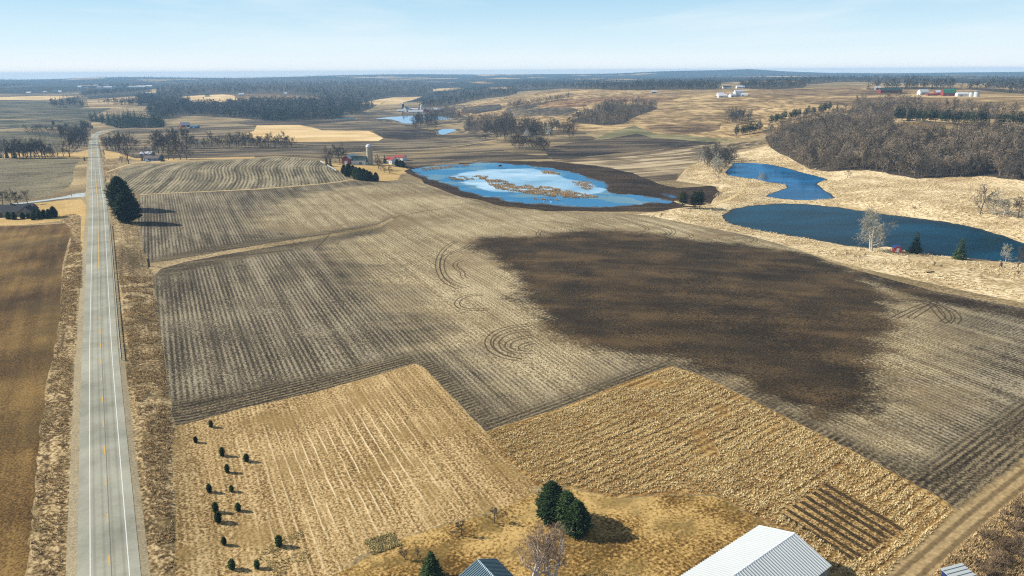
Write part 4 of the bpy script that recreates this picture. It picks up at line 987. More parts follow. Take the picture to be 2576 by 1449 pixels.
# ------------------------------------------------------------------ guard rails, sign, small things by the road
def along(path_pts, step):
    Q, S = resample([(x, y, 0) for x, y in path_pts], step); return Q
def guard_rail(s_a, s_b, label):
    i0 = int(np.searchsorted(RS, s_a)); i1 = int(np.searchsorted(RS, s_b))
    P = ROADF[i0:i1]
    root = thing('guard_rail', label, 'guard rail', tuple(P[0]))
    o = np.array(P[0])
    prof = [(0.0, 0.52), (0.07, 0.57), (0.07, 0.62), (0.0, 0.665), (0.07, 0.71), (0.07, 0.76), (0.0, 0.82)]
    m = len(prof); V, F = [], []
    rows = {}
    for (dx, dz) in prof: rows[(dx, dz)] = side_pts(P, 5.25 - dx)
    idx = list(range(0, len(P), 2))
    for i in idx:
        for (dx, dz) in prof:
            x, y = rows[(dx, dz)][i]; V.append((x - o[0], y - o[1], P[i, 2] + dz - o[2]))
    for a in range(len(idx) - 1):
        for k in range(m - 1):
            F.append((a * m + k, a * m + k + 1, (a + 1) * m + k + 1, (a + 1) * m + k))
    link('rail_beam', mesh('rail_beam', V, F), M['galv'], root)
    pm = MB().box(-.08, .08, -.1, .1, -.7, .80); pme = mesh('post', pm.v, pm.f)
    pp = side_pts(P, 5.42)
    for i in range(0, len(P), 2):
        d = P[min(i + 1, len(P) - 1)] - P[max(i - 1, 0)]
        link('post', pme, M['wood_post'], root, (pp[i][0] - o[0], pp[i][1] - o[1], P[i, 2] - o[2]), math.atan2(d[1], d[0]))
    return root
def s_at(px, py, z):
    x, y = at_z(px, py, z); return float(RS[np.argmin((ROADF[:, 0] - x) ** 2 + (ROADF[:, 1] - y) ** 2)])
guard_rail(s_at(255, 912, 4), s_at(249, 568, 7), 'long steel guard rail on the near right road edge')
guard_rail(s_at(245, 497, 7), s_at(241, 445, 6), 'short steel guard rail beside the big pines')
guard_rail(s_at(239, 400, 0), s_at(236, 358, -8), 'distant steel guard rail at the end of the straight')

def place(px, py):
    x, y = ground(px, py); return (x, y, zg(x, y))
M['sign_metal'] = plain('dark sign back', (70, 72, 70), 0.6, 0.4)
r_ = thing('road_sign', 'dark backed road sign on a post at the side road', 'road sign', place(181, 500))
MB().tube([(0, 0, -.3), (0, 0, 2.9)], [.05, .05], 6).build('post', M['galv'], r_)
sg = MB(); n8 = [(math.cos(math.pi / 8 + k * math.pi / 4) * .42, math.sin(math.pi / 8 + k * math.pi / 4) * .42) for k in range(8)]
sg.v = [(.06, a, 2.5 + b) for a, b in n8] + [(.10, a, 2.5 + b) for a, b in n8]
sg.f = [tuple(range(7, -1, -1)), tuple(range(8, 16))] + [(k, (k + 1) % 8, 8 + (k + 1) % 8, 8 + k) for k in range(8)]
sg.build('sign_plate', M['sign_metal'], r_)
M['pipe'] = plain('rusty grey culvert', (84, 84, 80), 0.8, 0.3)
p_ = place(357, 671)
r_ = thing('culvert_pipe', 'short grey culvert pipe lying where the grass strip meets the verge', 'pipe', p_, 0.2)
pm = MB()
for k in range(9): pm.tube([(-2.6 + k * .58, 0, .45), (-2.6 + k * .58 + .29, 0, .45)], [.52, .46], 14, cap=False).tube([(-2.6 + k * .58 + .29, 0, .45), (-2.6 + (k + 1) * .58, 0, .45)], [.46, .52], 14, cap=False)
pm.build('pipe_wall', M['pipe'], r_, True)
MB().lathe([(.36, 0), (.60, 0), (.60, .22), (.36, .22), (.36, 0)], 14).build('end_collar', M['pipe'], r_)
r_.children[-1].rotation_euler = (0, math.pi / 2, 0); r_.children[-1].location = (2.5, 0, .45)

# ------------------------------------------------------------------ buildings
def mk(name, rgb, **k): M[name] = plain(name, rgb, **k)
mk('white_metal', (180, 184, 182), rough=0.5, spec=0.35, var=0.05, scale=0.15)
mk('teal_metal', (92, 116, 124), rough=0.45, spec=0.4, var=0.06)
mk('barn_wall', (122, 128, 132), rough=0.6, var=0.06)
mk('maroon', (72, 26, 36), var=0.1)
mk('white_wall', (206, 208, 206), var=0.06)
mk('grey_wall', (128, 126, 120), var=0.08)
mk('dark_roof', (50, 50, 54), rough=0.85, var=0.15, scale=1.5)
mk('green_roof', (44, 66, 62), rough=0.6, var=0.1)
mk('bright_green_roof', (52, 108, 84), rough=0.6, var=0.08)
mk('red_wall', (122, 52, 46), var=0.1)
mk('red_roof', (142, 58, 50), var=0.1)
mk('blue_wall', (62, 112, 160), var=0.08)
mk('navy_wall', (30, 44, 90), var=0.08)
mk('brown_roof', (96, 82, 72), var=0.15, scale=1.5)
mk('pale_roof', (196, 196, 200), rough=0.55, var=0.05)
mk('concrete', (166, 160, 142), var=0.12, scale=0.8)
mk('glass_dark', (26, 32, 38), rough=0.15, spec=0.6, var=0.03)
mk('trim_white', (206, 210, 210), var=0.03)
mk('door_brown', (84, 62, 48), var=0.1)
mk('blue_tarp', (20, 84, 166), rough=0.4, var=0.1)
mk('orange_red', (204, 66, 44), rough=0.5, var=0.08)

def slab(mb, p0, p1, p2, p3, th):
    """roof sheet with thickness: four corners of the upper face, counter clockwise from above"""
    n = (Vector(p1) - Vector(p0)).cross(Vector(p3) - Vector(p0)).normalized() * th
    lo = [tuple(Vector(p) - n) for p in (p0, p1, p2, p3)]
    mb.hexa(lo + [p0, p1, p2, p3])

def gable(name, label, cat, loc, rot, L, W, h, rh, wall, roof, over=0.35, gambrel=False, ribs=0.0, doors=(), wins=(), trim=None, chim=False, group=None):
    """X runs along the ridge. doors: (side, along, width, height, mat); wins: (side, along, z, w, h); side: f,b (long), l,r (gable)"""
    root = thing(name, label, cat, loc, rot, group)
    hl, hw = L / 2, W / 2
    if gambrel: prof = [(-hw, h), (-hw * .62, h + rh * .66), (0, h + rh), (hw * .62, h + rh * .66), (hw, h)]
    else: prof = [(-hw, h), (0, h + rh), (hw, h)]
    wb = MB()
    ring = [(-hw, -1.0)] + prof + [(hw, -1.0)]
    m = len(ring)
    for x in (-hl, hl): wb.v += [(x, y, z) for (y, z) in ring]
    wb.f = [tuple(range(m)), tuple(range(2 * m - 1, m - 1, -1))] + [(k + 1, k, m + k, m + k + 1) for k in range(m - 1)] + [(0, m - 1, 2 * m - 1, m)]
    wb.build('wall', M[wall], root)
    e = hl + over
    segs = len(prof) - 1
    for half in (0, 1):
        rb = MB()
        ks = range(segs // 2) if half == 0 else range(segs // 2, segs)
        for k in ks:
            (y0, z0), (y1, z1) = prof[k], prof[k + 1]
            if k == 0: d = over / max(abs(y1 - y0), .1); y0, z0 = y0 - (y1 - y0) * d, z0 - (z1 - z0) * d
            if k == segs - 1: d = over / max(abs(y1 - y0), .1); y1, z1 = y1 + (y1 - y0) * d, z1 + (z1 - z0) * d
            z0 += .14; z1 += .14
            slab(rb, (-e, y0, z0), (e, y0, z0), (e, y1, z1), (-e, y1, z1), .1)
            if ribs:
                x = -e + ribs / 2
                up = Vector((0, -(z1 - z0), y1 - y0)).normalized()
                while x < e:
                    a, b = Vector((0, y0, z0)), Vector((0, y1, z1))
                    lo = [a + up * .002, b + up * .002]; hi = [a + up * .13, b + up * .13]
                    w = .07
                    rb.hexa([(x - w, lo[0].y, lo[0].z), (x + w, lo[0].y, lo[0].z), (x + w, lo[1].y, lo[1].z), (x - w, lo[1].y, lo[1].z),
                             (x - w * .6, hi[0].y, hi[0].z), (x + w * .6, hi[0].y, hi[0].z), (x + w * .6, hi[1].y, hi[1].z), (x - w * .6, hi[1].y, hi[1].z)])
                    x += ribs
        rb.build('roof_slope', M[roof], root)
    if trim:
        tb = MB(); z = h + rh + .16
        tb.hexa([(-e, -.28, z - .13), (e, -.28, z - .13), (e, .28, z - .13), (-e, .28, z - .13), (-e, -.05, z + .06), (e, -.05, z + .06), (e, .05, z + .06), (-e, .05, z + .06)])
        tb.build('ridge_cap', M[trim], root)
        for x in (-e - .03, e + .03):
            tb = MB()
            for k in range(segs):
                (y0, z0), (y1, z1) = prof[k], prof[k + 1]
                if k == 0: d = over / abs(y1 - y0); y0, z0 = y0 - (y1 - y0) * d, z0 - (z1 - z0) * d
                if k == segs - 1: d = over / abs(y1 - y0); y1, z1 = y1 + (y1 - y0) * d, z1 + (z1 - z0) * d
                tb.hexa([(x - .05, y0, z0 - .08), (x + .05, y0, z0 - .08), (x + .05, y1, z1 - .08), (x - .05, y1, z1 - .08), (x - .05, y0, z0 + .2), (x + .05, y0, z0 + .2), (x + .05, y1, z1 + .2), (x - .05, y1, z1 + .2)])
            tb.build('rake_trim', M[trim], root)
    def panel(nm, side, a, w, z0, z1, mat, pr, par):
        b = MB()
        if side == 'f': b.box(a - w / 2, a + w / 2, -hw - pr, -hw + .02, z0, z1)
        if side == 'b': b.box(a - w / 2, a + w / 2, hw - .02, hw + pr, z0, z1)
        if side == 'l': b.box(-hl - pr, -hl + .02, a - w / 2, a + w / 2, z0, z1)
        if side == 'r': b.box(hl - .02, hl + pr, a - w / 2, a + w / 2, z0, z1)
        return b.build(nm, M[mat], par)
    for (side, a, w, hh, mat) in doors:
        d_ = panel('door', side, a, w, 0.05, hh, mat, .06, root)
        panel('door_handle', side, a + w * .38, .12, hh * .45, hh * .45 + .25, 'galv', .12, d_)
    for (side, a, z, w, hh) in wins:
        f_ = panel('window', side, a, w, z, z + hh, 'trim_white', .05, root)
        panel('pane', side, a, w - .24, z + .12, z + hh - .12, 'glass_dark', .08, f_)
    if chim:
        MB().box(-.5, .5, -.4, .4, h + rh * .5, h + rh + 1.0).build('chimney', M['grey_wall'], root)
        root.children[-1].location.x = L * .2
    return root
def wrow(side, n, L, z=1.0, w=1.1, h=1.2):
    return [(side, -L / 2 + (k + .5) * L / n, z, w, h) for k in range(n)]

# the near barn, built from its roof corners
ax = Vector((.795, .606)); BR = math.atan2(ax.y, ax.x)
bc = Vector((49.6, 105.2)) - ax * 17.0
zb = zg(bc.x, bc.y)
gable('barn', 'large white ribbed metal barn cut by the bottom edge', 'barn', (bc.x, bc.y, 0), BR, 34.0, 13.4, 4.2, 2.3, 'barn_wall', 'white_metal', .35, ribs=.62, trim='trim_white',
      doors=[('r', 0, 4.2, 3.6, 'trim_white'), ('f', 6, 1.1, 2.2, 'maroon')], wins=wrow('f', 5, 30, 1.3) + wrow('b', 5, 30, 1.3))
sx_, sy_ = (-5.9 + .557 * 6.0, 100.7 - .831 * 6.0)
gable('shed', 'small shed with dark teal ribbed roof at the bottom edge', 'shed', (sx_, sy_, 0), math.atan2(-.831, .557), 12.0, 7.0, 3.4, 1.5, 'grey_wall', 'teal_metal', .3, ribs=.4, trim='teal_metal',
      doors=[('l', 0, 2.6, 2.5, 'trim_white')], wins=wrow('f', 3, 10))
# lean-to shed by the track
lt = thing('shed', 'tiny lean-to shed with pale seamed roof and navy side by the brush', 'shed', (76.2, 99.6, 0.8), BR - .35)
MB().hexa([(-2.2, -1.5, -1.2), (2.2, -1.5, -1.2), (2.2, 1.5, -1.2), (-2.2, 1.5, -1.2), (-2.2, -1.5, 1.6), (2.2, -1.5, 1.6), (2.2, 1.5, 2.0), (-2.2, 1.5, 2.0)]).build('wall', M['navy_wall'], lt)
rb = MB(); slab(rb, (-2.4, -1.75, 1.7), (2.4, -1.75, 1.7), (2.4, 1.75, 2.16), (-2.4, 1.75, 2.16), .07); rb.build('roof', M['white_metal'], lt)
sb = MB()
for y in (-1.1, -.35, .4, 1.15): sb.hexa([(-2.4, y - .04, 1.7 + (y + 1.75) * .1314 + .003), (2.4, y - .04, 1.7 + (y + 1.75) * .1314 + .003), (2.4, y + .04, 1.71 + (y + 1.75) * .1314 + .003), (-2.4, y + .04, 1.71 + (y + 1.75) * .1314 + .003), (-2.4, y - .03, 1.78 + (y + 1.75) * .1314), (2.4, y - .03, 1.78 + (y + 1.75) * .1314), (2.4, y + .03, 1.79 + (y + 1.75) * .1314), (-2.4, y + .03, 1.79 + (y + 1.75) * .1314)])
sb.build('roof_seams', M['galv'], lt)
MB().box(-2.27, -2.19, -.5, .4, -.2, 1.4).build('door', M['trim_white'], lt)

# dark roofed house at the left edge
hp = place(34, 541)
gable('house', 'dark roofed grey house at the left edge behind evergreen shrubs', 'house', hp, R(12), 23.0, 10.5, 3.0, 3.4, 'grey_wall', 'dark_roof', .6, doors=[('f', -4, 1.1, 2.2, 'door_brown')], wins=wrow('f', 6, 22) + [('r', -2, 1, 1.2, 1.2), ('r', 2, 1, 1.2, 1.2)], chim=True)
wing = bpy.data.objects['house']
wg = MB(); wg.v = [(6.4, -8.2, -1), (6.4, -8.2, 3), (10.2, -8.2, 5.9), (14, -8.2, 3), (14, -8.2, -1), (6.4, 0, -1), (6.4, 0, 3), (10.2, 0, 5.9), (14, 0, 3), (14, 0, -1)]
wg.f = [(0, 1, 2, 3, 4), (1, 0, 5, 6), (4, 3, 8, 9), (9, 8, 7, 6, 5)]; wg.build('wing_wall', M['grey_wall'], wing)
for sgn in (0, 1):
    rb = MB()
    if sgn == 0: slab(rb, (5.9, -8.7, 2.76), (10.2, -8.7, 6.04), (10.2, 0.6, 6.04), (5.9, 0.6, 2.76), .1)
    else: slab(rb, (10.2, -8.7, 6.04), (14.5, -8.7, 2.76), (14.5, 0.6, 2.76), (10.2, 0.6, 6.04), .1)
    rb.build('wing_roof', M['dark_roof'], wing)
for xx in (8.4, 11.2):
    f_ = MB().box(xx, xx + 1.2, -8.26, -8.18, 1.0, 2.3).build('window', M['trim_white'], wing); MB().box(xx + .12, xx + 1.08, -8.29, -8.2, 1.12, 2.18).build('pane', M['glass_dark'], f_)

# blue house and its neighbours
gable('house', 'small blue house among bare trees beside the road', 'house', place(386, 404), R(-4), 15.0, 8.0, 2.8, 2.2, 'blue_wall', 'brown_roof', .5, doors=[('f', 1, 1.1, 2.1, 'trim_white'), ('f', -5, 3, 2.3, 'trim_white')], wins=[('f', 4, 1, 1.3, 1.2), ('f', 6.3, 1, 1.3, 1.2), ('f', -1.8, 1, 1.3, 1.2)], chim=True)
gable('garage', 'garage with bright white roof behind the blue house', 'garage', place(371, 392), R(-4), 13.0, 6.5, 2.8, 1.8, 'grey_wall', 'pale_roof', .3, doors=[('f', -2, 3, 2.4, 'trim_white'), ('f', 3, 3, 2.4, 'trim_white')])
cr = thing('parked_car', 'pale parked car in front of the blue house', 'car', place(373, 408), R(2))
cb = MB(); cb.v = []
prof = [(-2.2, .35), (-2.25, .75), (-1.9, .95), (-1.2, 1.0), (-.7, 1.45), (.8, 1.45), (1.35, 1.02), (2.1, .9), (2.25, .65), (2.2, .35)]
for y in (-.85, .85): cb.v += [(x, y, z) for x, z in prof]
m = len(prof); cb.f = [tuple(range(m)), tuple(range(2 * m - 1, m - 1, -1))] + [(k + 1, k, m + k, m + k + 1) for k in range(m - 1)] + [(0, m - 1, 2 * m - 1, m)]
cb.build('body', M['trim_white'], cr)
MB().hexa([(-1.05, -.87, 1.02), (1.1, -.87, 1.02), (1.1, .87, 1.02), (-1.05, .87, 1.02), (-.68, -.86, 1.38), (.75, -.86, 1.38), (.75, .86, 1.38), (-.68, .86, 1.38)]).build('window_band', M['glass_dark'], cr)
wm = MB().tube([(0, -.11, 0), (0, .11, 0)], [.33, .33], 12); wme = mesh('wheel', wm.v, wm.f)
for x in (-1.4, 1.4):
    for y in (-.82, .82): link('wheel', wme, M['glass_dark'], cr, (x, y, .33))
gable('barn', 'red barn with pale roof below the dark pine block', 'barn', place(466, 320), R(40), 16.0, 11.0, 4.5, 5.0, 'red_wall', 'pale_roof', .4, doors=[('f', 0, 3.5, 3.5, 'trim_white')], wins=wrow('f', 3, 14, 1.5))
gable('shed', 'low blue shed beside the distant red barn', 'shed', place(490, 322), R(0), 15.0, 9.0, 3.2, 2.2, 'blue_wall', 'teal_metal', .3, doors=[('f', 0, 4, 2.6, 'trim_white')])

# the silo farm
gable('barn', 'white barn with dark green roof beside the tall silo', 'barn', place(903, 413), R(-3), 15.0, 10.0, 4.2, 3.6, 'white_wall', 'green_roof', .3, doors=[('f', 3, 3, 2.8, 'grey_wall')], wins=wrow('f', 5, 14, 1.2, .9, .9))
gable('barn', 'red barn wing with pale roof left of the silo', 'barn', place(882, 411), R(72), 16.0, 9.0, 5.2, 3.2, 'red_wall', 'pale_roof', .4, doors=[('l', 0, 3.2, 3.4, 'trim_white')], wins=[('l', -3, 1.2, 1, 1), ('l', 3, 1.2, 1, 1)])
gable('milk_house', 'little pale milk house at the foot of the silo', 'shed', place(921, 413.5), R(-3), 6.0, 5.0, 2.6, 1.2, 'white_wall', 'green_roof', .25, doors=[('f', 0, 1, 2, 'door_brown')])
gable('shed', 'white shed with red roof right of the silo', 'shed', place(984, 411), R(-38), 11.0, 8.5, 3.8, 2.4, 'white_wall', 'red_roof', .35, doors=[('f', 0, 3, 2.7, 'grey_wall')], wins=[('f', -3.6, 1.2, 1, 1), ('f', 3.6, 1.2, 1, 1)])
gable('shed', 'second red roofed shed behind the white one', 'shed', place(1007, 403), R(-30), 12.0, 7.0, 3.2, 2.0, 'white_wall', 'red_roof', .35, doors=[('f', 1, 3, 2.5, 'grey_wall')])
def silo(loc, H, rad, label, wall='concrete', dome='pale_roof', name='silo'):
    root = thing(name, label, 'silo', loc)
    MB().lathe([(rad, -1), (rad, H)], 24).build('wall', M[wall], root, True)
    bd = MB()
    z = .8
    while z < H: bd.lathe([(rad + .005, z), (rad + .05, z + .02), (rad + .05, z + .1), (rad + .005, z + .12)], 24); z += 1.2
    bd.build('hoops', M['galv'], root)
    MB().lathe([(rad + .12, H - .1), (rad + .12, H + .15)] + [((rad + .1) * math.cos(a), H + .15 + rad * .85 * math.sin(a)) for a in np.linspace(0, math.pi / 2 - .02, 7)], 24).build('dome', M[dome], root, True)
    ch = MB().tube([(rad + .15, -.4 * rad, 0), (rad + .15, -.4 * rad, H)], [.55, .55], 10); ch.build('chute', M[wall], root)
    return root
silo(place(930.5, 414), 17.0, 2.75, 'tall concrete stave silo with pale dome')
# white board fence on the farm drive
fa, fb = Vector(place(806, 407)), Vector(place(848, 432))
fr = thing('board_fence', 'white board fence along the contour field corner', 'fence', fa, math.atan2((fb - fa).y, (fb - fa).x))
LF = (fb - fa).xy.length
pm = MB().box(-.07, .07, -.07, .07, -.5, 1.35); pme = mesh('post', pm.v, pm.f); bm_ = MB().box(0, 3.0, -.1, -.06, -.09, .09); bme = mesh('board', bm_.v, bm_.f)
n_ = int(LF / 3.0)
for k in range(n_ + 1):
    w = fa + (fb - fa) * (k * 3.0 / LF); z = zg(w.x, w.y) - fa.z
    link('post', pme, M['trim_white'], fr, (k * 3.0, 0, z))
    if k < n_:
        for zz in (.45, .8, 1.15):
            link('board', bme, M['trim_white'], fr, (k * 3.0, 0, z + zz))

# far farms
def far_b(name, label, px, py, rot, L, W, h, rh, wall, roof, gam=False, nw=3, cat=None):
    return gable(name, label, cat or name, place(px, py), R(rot), L, W, h, rh, wall, roof, .3, gambrel=gam, doors=[('f', -L * .15, 3.0, 2.8, 'grey_wall')], wins=wrow('f', nw, L * .9, h * .35, 1.2, 1.2))
far_b('barn', 'tall pale gabled barn at the left of the lake farm', 1021, 281, 70, 16, 12, 8, 6, 'white_wall', 'teal_metal')
far_b('shed', 'very long low white roofed shed above the lake', 1046, 284, 2, 40, 14, 3.5, 3.5, 'white_wall', 'white_metal', nw=8)
far_b('shed', 'low white roofed shed behind the long one above the lake', 1040, 278, 5, 26, 12, 3.5, 3, 'white_wall', 'pale_roof')
far_b('barn', 'red barn with arched pale roof at the lake farm', 1073, 282, 75, 16, 11, 6, 5, 'red_wall', 'pale_roof', True)
far_b('barn', 'red barn with white roof at the right of the lake farm', 1102, 281, 15, 26, 14, 6, 4.5, 'red_wall', 'pale_roof')
far_b('house', 'small white house left of the lake farm', 1008, 281, 5, 18, 9, 3, 2.5, 'white_wall', 'pale_roof')
silo(place(1061, 280), 16.0, 3.0, 'white silo in the middle of the lake farm', 'white_wall')
silo(place(1014, 278), 18.0, 2.8, 'dark blue silo at the left of the lake farm', 'navy_wall')
far_b('shed', 'white shed with dark open front on the tan hill', 1817, 245, -5, 18, 12, 4, 2.5, 'white_wall', 'pale_roof')
far_b('house', 'small white house at the back of the tan hill farm', 1812, 240.5, 0, 14, 9, 3.5, 3, 'white_wall', 'pale_roof')
far_b('shed', 'middle white shed on the tan hill farm', 1842, 244, 20, 13, 9, 4, 3, 'white_wall', 'pale_roof')
far_b('barn', 'tall white barn on the tan hill farm', 1857, 242, 8, 18, 12, 6.5, 6, 'white_wall', 'pale_roof', True)
far_b('shed', 'low white wing right of the tan hill barn', 1872, 241.5, -20, 14, 8, 3.2, 2.2, 'white_wall', 'pale_roof')
far_b('house', 'lone white house behind the tan hill farm', 1828, 222.5, 0, 22, 10, 4, 3, 'white_wall', 'dark_roof')
far_b('house', 'lone pale house at the wood edge behind the tan hill farm', 1862, 222, 0, 22, 10, 4, 3, 'white_wall', 'pale_roof')
far_b('house', 'lone grey house on the hill crest in the centre', 1645, 234, 0, 12, 8, 3.5, 2.5, 'grey_wall', 'pale_roof')
far_b('barn', 'very long red shed with green roof on the right ridge', 2238, 234, -3, 40, 13, 5, 4, 'red_wall', 'green_roof', nw=7)
far_b('house', 'white house between the red farm buildings', 2321, 238, 4, 16, 10, 5, 4, 'white_wall', 'white_metal')
far_b('barn', 'tall red barn with green gambrel roof at the red farm', 2384, 241, -8, 20, 13, 5, 6.5, 'red_wall', 'bright_green_roof', True)
far_b('shed', 'white ended pink shed behind the green roofed barn', 2362, 239, 0, 15, 9, 4.5, 3.5, 'red_wall', 'pale_roof')
far_b('shed', 'low red shed in front of the red farm', 2344, 240.5, -4, 16, 7, 2.4, 1.5, 'red_wall', 'red_roof')
far_b('shed', 'white machine shed right of the green roofed barn', 2419, 242.5, -12, 17, 11, 4.5, 2, 'white_wall', 'pale_roof')
far_b('shed', 'small pale shed left of the long red shed', 2207, 225.5, 0, 10, 8, 4, 3, 'grey_wall', 'pale_roof')
def bin_(px, py, rad, H, label):
    root = thing('grain_bin', label, 'grain bin', place(px, py), group='grain bins at the red farm')
    MB().lathe([(rad, -1), (rad, H)], 20).build('wall', M['white_metal'], root, True)
    MB().lathe([(rad + .1, H), (.5, H + rad * .5), (.4, H + rad * .5 + .4), (.01, H + rad * .5 + .5)], 20).build('roof', M['galv'], root, True)
bin_(2443, 243, 3.4, 7.0, 'left and smaller of the two silver grain bins')
bin_(2456, 243.5, 4.2, 8.0, 'right and larger of the two silver grain bins')
gable('house', 'tall pale gabled house hidden among bare trees', 'house', place(1333, 340), R(55), 15, 11, 5.5, 6.5, 'grey_wall', 'dark_roof', .4, doors=[('r', 0, 1.2, 2.2, 'door_brown')], wins=[('r', -3, 1.2, 1.4, 1.6), ('r', 3, 1.2, 1.4, 1.6), ('r', -2, 4.5, 1.3, 1.5), ('r', 2, 4.5, 1.3, 1.5)] + wrow('f', 4, 14, 1.2))
far_b('shed', 'little white shed right of the tall house in the trees', 1381, 337, 50, 6, 5, 2.8, 2.4, 'white_wall', 'pale_roof', nw=1)
for k, (px, py, L, wl, rf, nm) in enumerate([(522, 243, 16, 'white_wall', 'dark_roof', 'leftmost'), (608, 240.5, 20, 'white_wall', 'pale_roof', 'middle'), (719, 238.5, 12, 'white_wall', 'pale_roof', 'rightmost')]):
    far_b('house', nm + ' of three far white houses on the wooded hilltop', px, py, 5, L, 10, 5, 4, wl, rf, nw=2)
k = 0
for (px, py, L, h, wl, rf) in [(216, 221, 30, 6, 'white_wall', 'dark_roof'), (232, 222, 24, 7, 'grey_wall', 'dark_roof'), (243, 219, 26, 8, 'white_wall', 'pale_roof'), (252, 222, 30, 6, 'white_wall', 'grey_wall'), (262, 220, 22, 7, 'blue_wall', 'dark_roof'), (272, 222.5, 44, 6, 'white_wall', 'pale_roof'), (285, 221, 34, 7, 'white_wall', 'teal_metal'), (299, 222.5, 40, 5, 'grey_wall', 'teal_metal'), (312, 221.5, 38, 6, 'white_wall', 'green_roof'), (334, 221, 56, 5, 'white_wall', 'white_metal'), (356, 220, 60, 5, 'white_wall', 'pale_roof'), (376, 219, 40, 5, 'white_wall', 'pale_roof'), (203, 223, 20, 10, 'white_wall', 'pale_roof')]:
    far_b('building', 'pale building in the far village at the upper left', px, py, rng.uniform(-15, 15), L, 18, h, 5, wl, rf, nw=2)['group'] = 'far village buildings'
for (px, py, L, wl, rf) in [(74, 236, 22, 'white_wall', 'pale_roof'), (105, 233, 20, 'white_wall', 'dark_roof'), (114, 234, 14, 'white_wall', 'pale_roof'), (138, 233, 26, 'blue_wall', 'teal_metal'), (152, 233, 18, 'white_wall', 'pale_roof')]:
    far_b('building', 'small pale farm building in the far left fields', px, py, rng.uniform(-15, 15), L, 12, 5, 4, wl, rf, nw=2)['group'] = 'far left farm buildings'
for (px, py, L) in [(3, 217, 20), (20, 216, 26), (38, 217, 18), (50, 216, 24), (66, 214.5, 30), (78, 213.5, 30)]:
    far_b('building', 'tiny pale house of the suburb on the far left skyline', px, py, rng.uniform(-15, 15), L, 16, 6, 5, 'white_wall', 'dark_roof', nw=2)['group'] = 'far left suburb'

# the little red shed at the pond, bench, log, post
rs = thing('garden_shed', 'small red shed with blue roof under the cottonwood', 'shed', place(2256, 631), R(-108))
rs.scale = (1.15, 1.15, 1.15)
wb = MB(); pr = [(-1.6, -.5), (-1.6, 1.6), (-1.05, 2.4), (0, 2.75), (1.05, 2.4), (1.6, 1.6), (1.6, -.5)]
for x in (-1.9, 1.9): wb.v += [(x, y, z) for y, z in pr]
m = len(pr); wb.f = [tuple(range(m)), tuple(range(2 * m - 1, m - 1, -1))] + [(k + 1, k, m + k, m + k + 1) for k in range(m - 1)]
wb.build('wall', M['orange_red'], rs)
rb = MB()
for k in range(1, m - 2):
    (y0, z0), (y1, z1) = pr[k], pr[k + 1]; rb.hexa([(-2.05, y0 * 1.06, z0 + .02), (2.05, y0 * 1.06, z0 + .02), (2.05, y1 * 1.06, z1 + .02), (-2.05, y1 * 1.06, z1 + .02), (-2.05, y0 * 1.09, z0 + .12), (2.05, y0 * 1.09, z0 + .12), (2.05, y1 * 1.09, z1 + .12), (-2.05, y1 * 1.09, z1 + .12)])
rb.build('roof', M['blue_tarp'], rs)
MB().box(1.88, 1.97, -.55, .55, .05, 1.9).build('door', M['trim_white'], rs)
be = thing('bench', 'small wooden bench on the pond bank left of the cottonwood', 'bench', place(2170, 628), R(-8))
for yy in (-.18, .05, .28): MB().box(-1.2, 1.2, yy - .09, yy + .09, .5, .56).build('seat_plank', M['wood_post'], be)
for xx in (-.95, .95): MB().box(xx - .06, xx + .06, -.25, .35, -.2, .497).build('leg', M['wood_post'], be)
lg = thing('log', 'dark fallen log lying in the dry grass below the pond', 'log', place(2338, 686), R(15))
MB().tube([(-2.6, 0, .25), (-1, .1, .3), (1.2, 0, .28), (2.7, .15, .3)], [.32, .3, .26, .2], 9).build('trunk', M['door_brown'], lg)
MB().tube([(.8, 0, .4), (1.3, .3, .9)], [.12, .05], 6).build('branch_stub', M['door_brown'], lg)
st = thing('stump', 'short dark tree stump on the pond bank near the right edge', 'stump', place(2517, 672))
MB().tube([(0, 0, -.3), (0, 0, .5), (.05, 0, 2.2)], [.8, .6, .5], 9).build('trunk', M['door_brown'], st)
MB().tube([(.05, 0, 2.2), (.3, .1, 2.8)], [.3, .1], 6).build('splinter', M['door_brown'], st)
# wooden blind standing in the marsh
bl = thing('duck_blind', 'little wooden blind on stilts standing in the marsh', 'blind', at_z(1259, 424, LV_MARSH) + (LV_MARSH,), R(20))
for x in (-1.4, 1.4):
    for y in (-1, 1): MB().box(x - .09, x + .09, y - .09, y + .09, -.6, 3.2).build('stilt', M['wood_post'], bl)
for yy in (-.8, -.27, .27, .8): MB().box(-1.6, 1.6, yy - .24, yy + .24, 2.0, 2.1).build('deck_plank', M['wood_post'], bl)
MB().box(-1.6, 1.6, 1.1, 1.18, 2.1, 3.4).build('screen', M['door_brown'], bl)
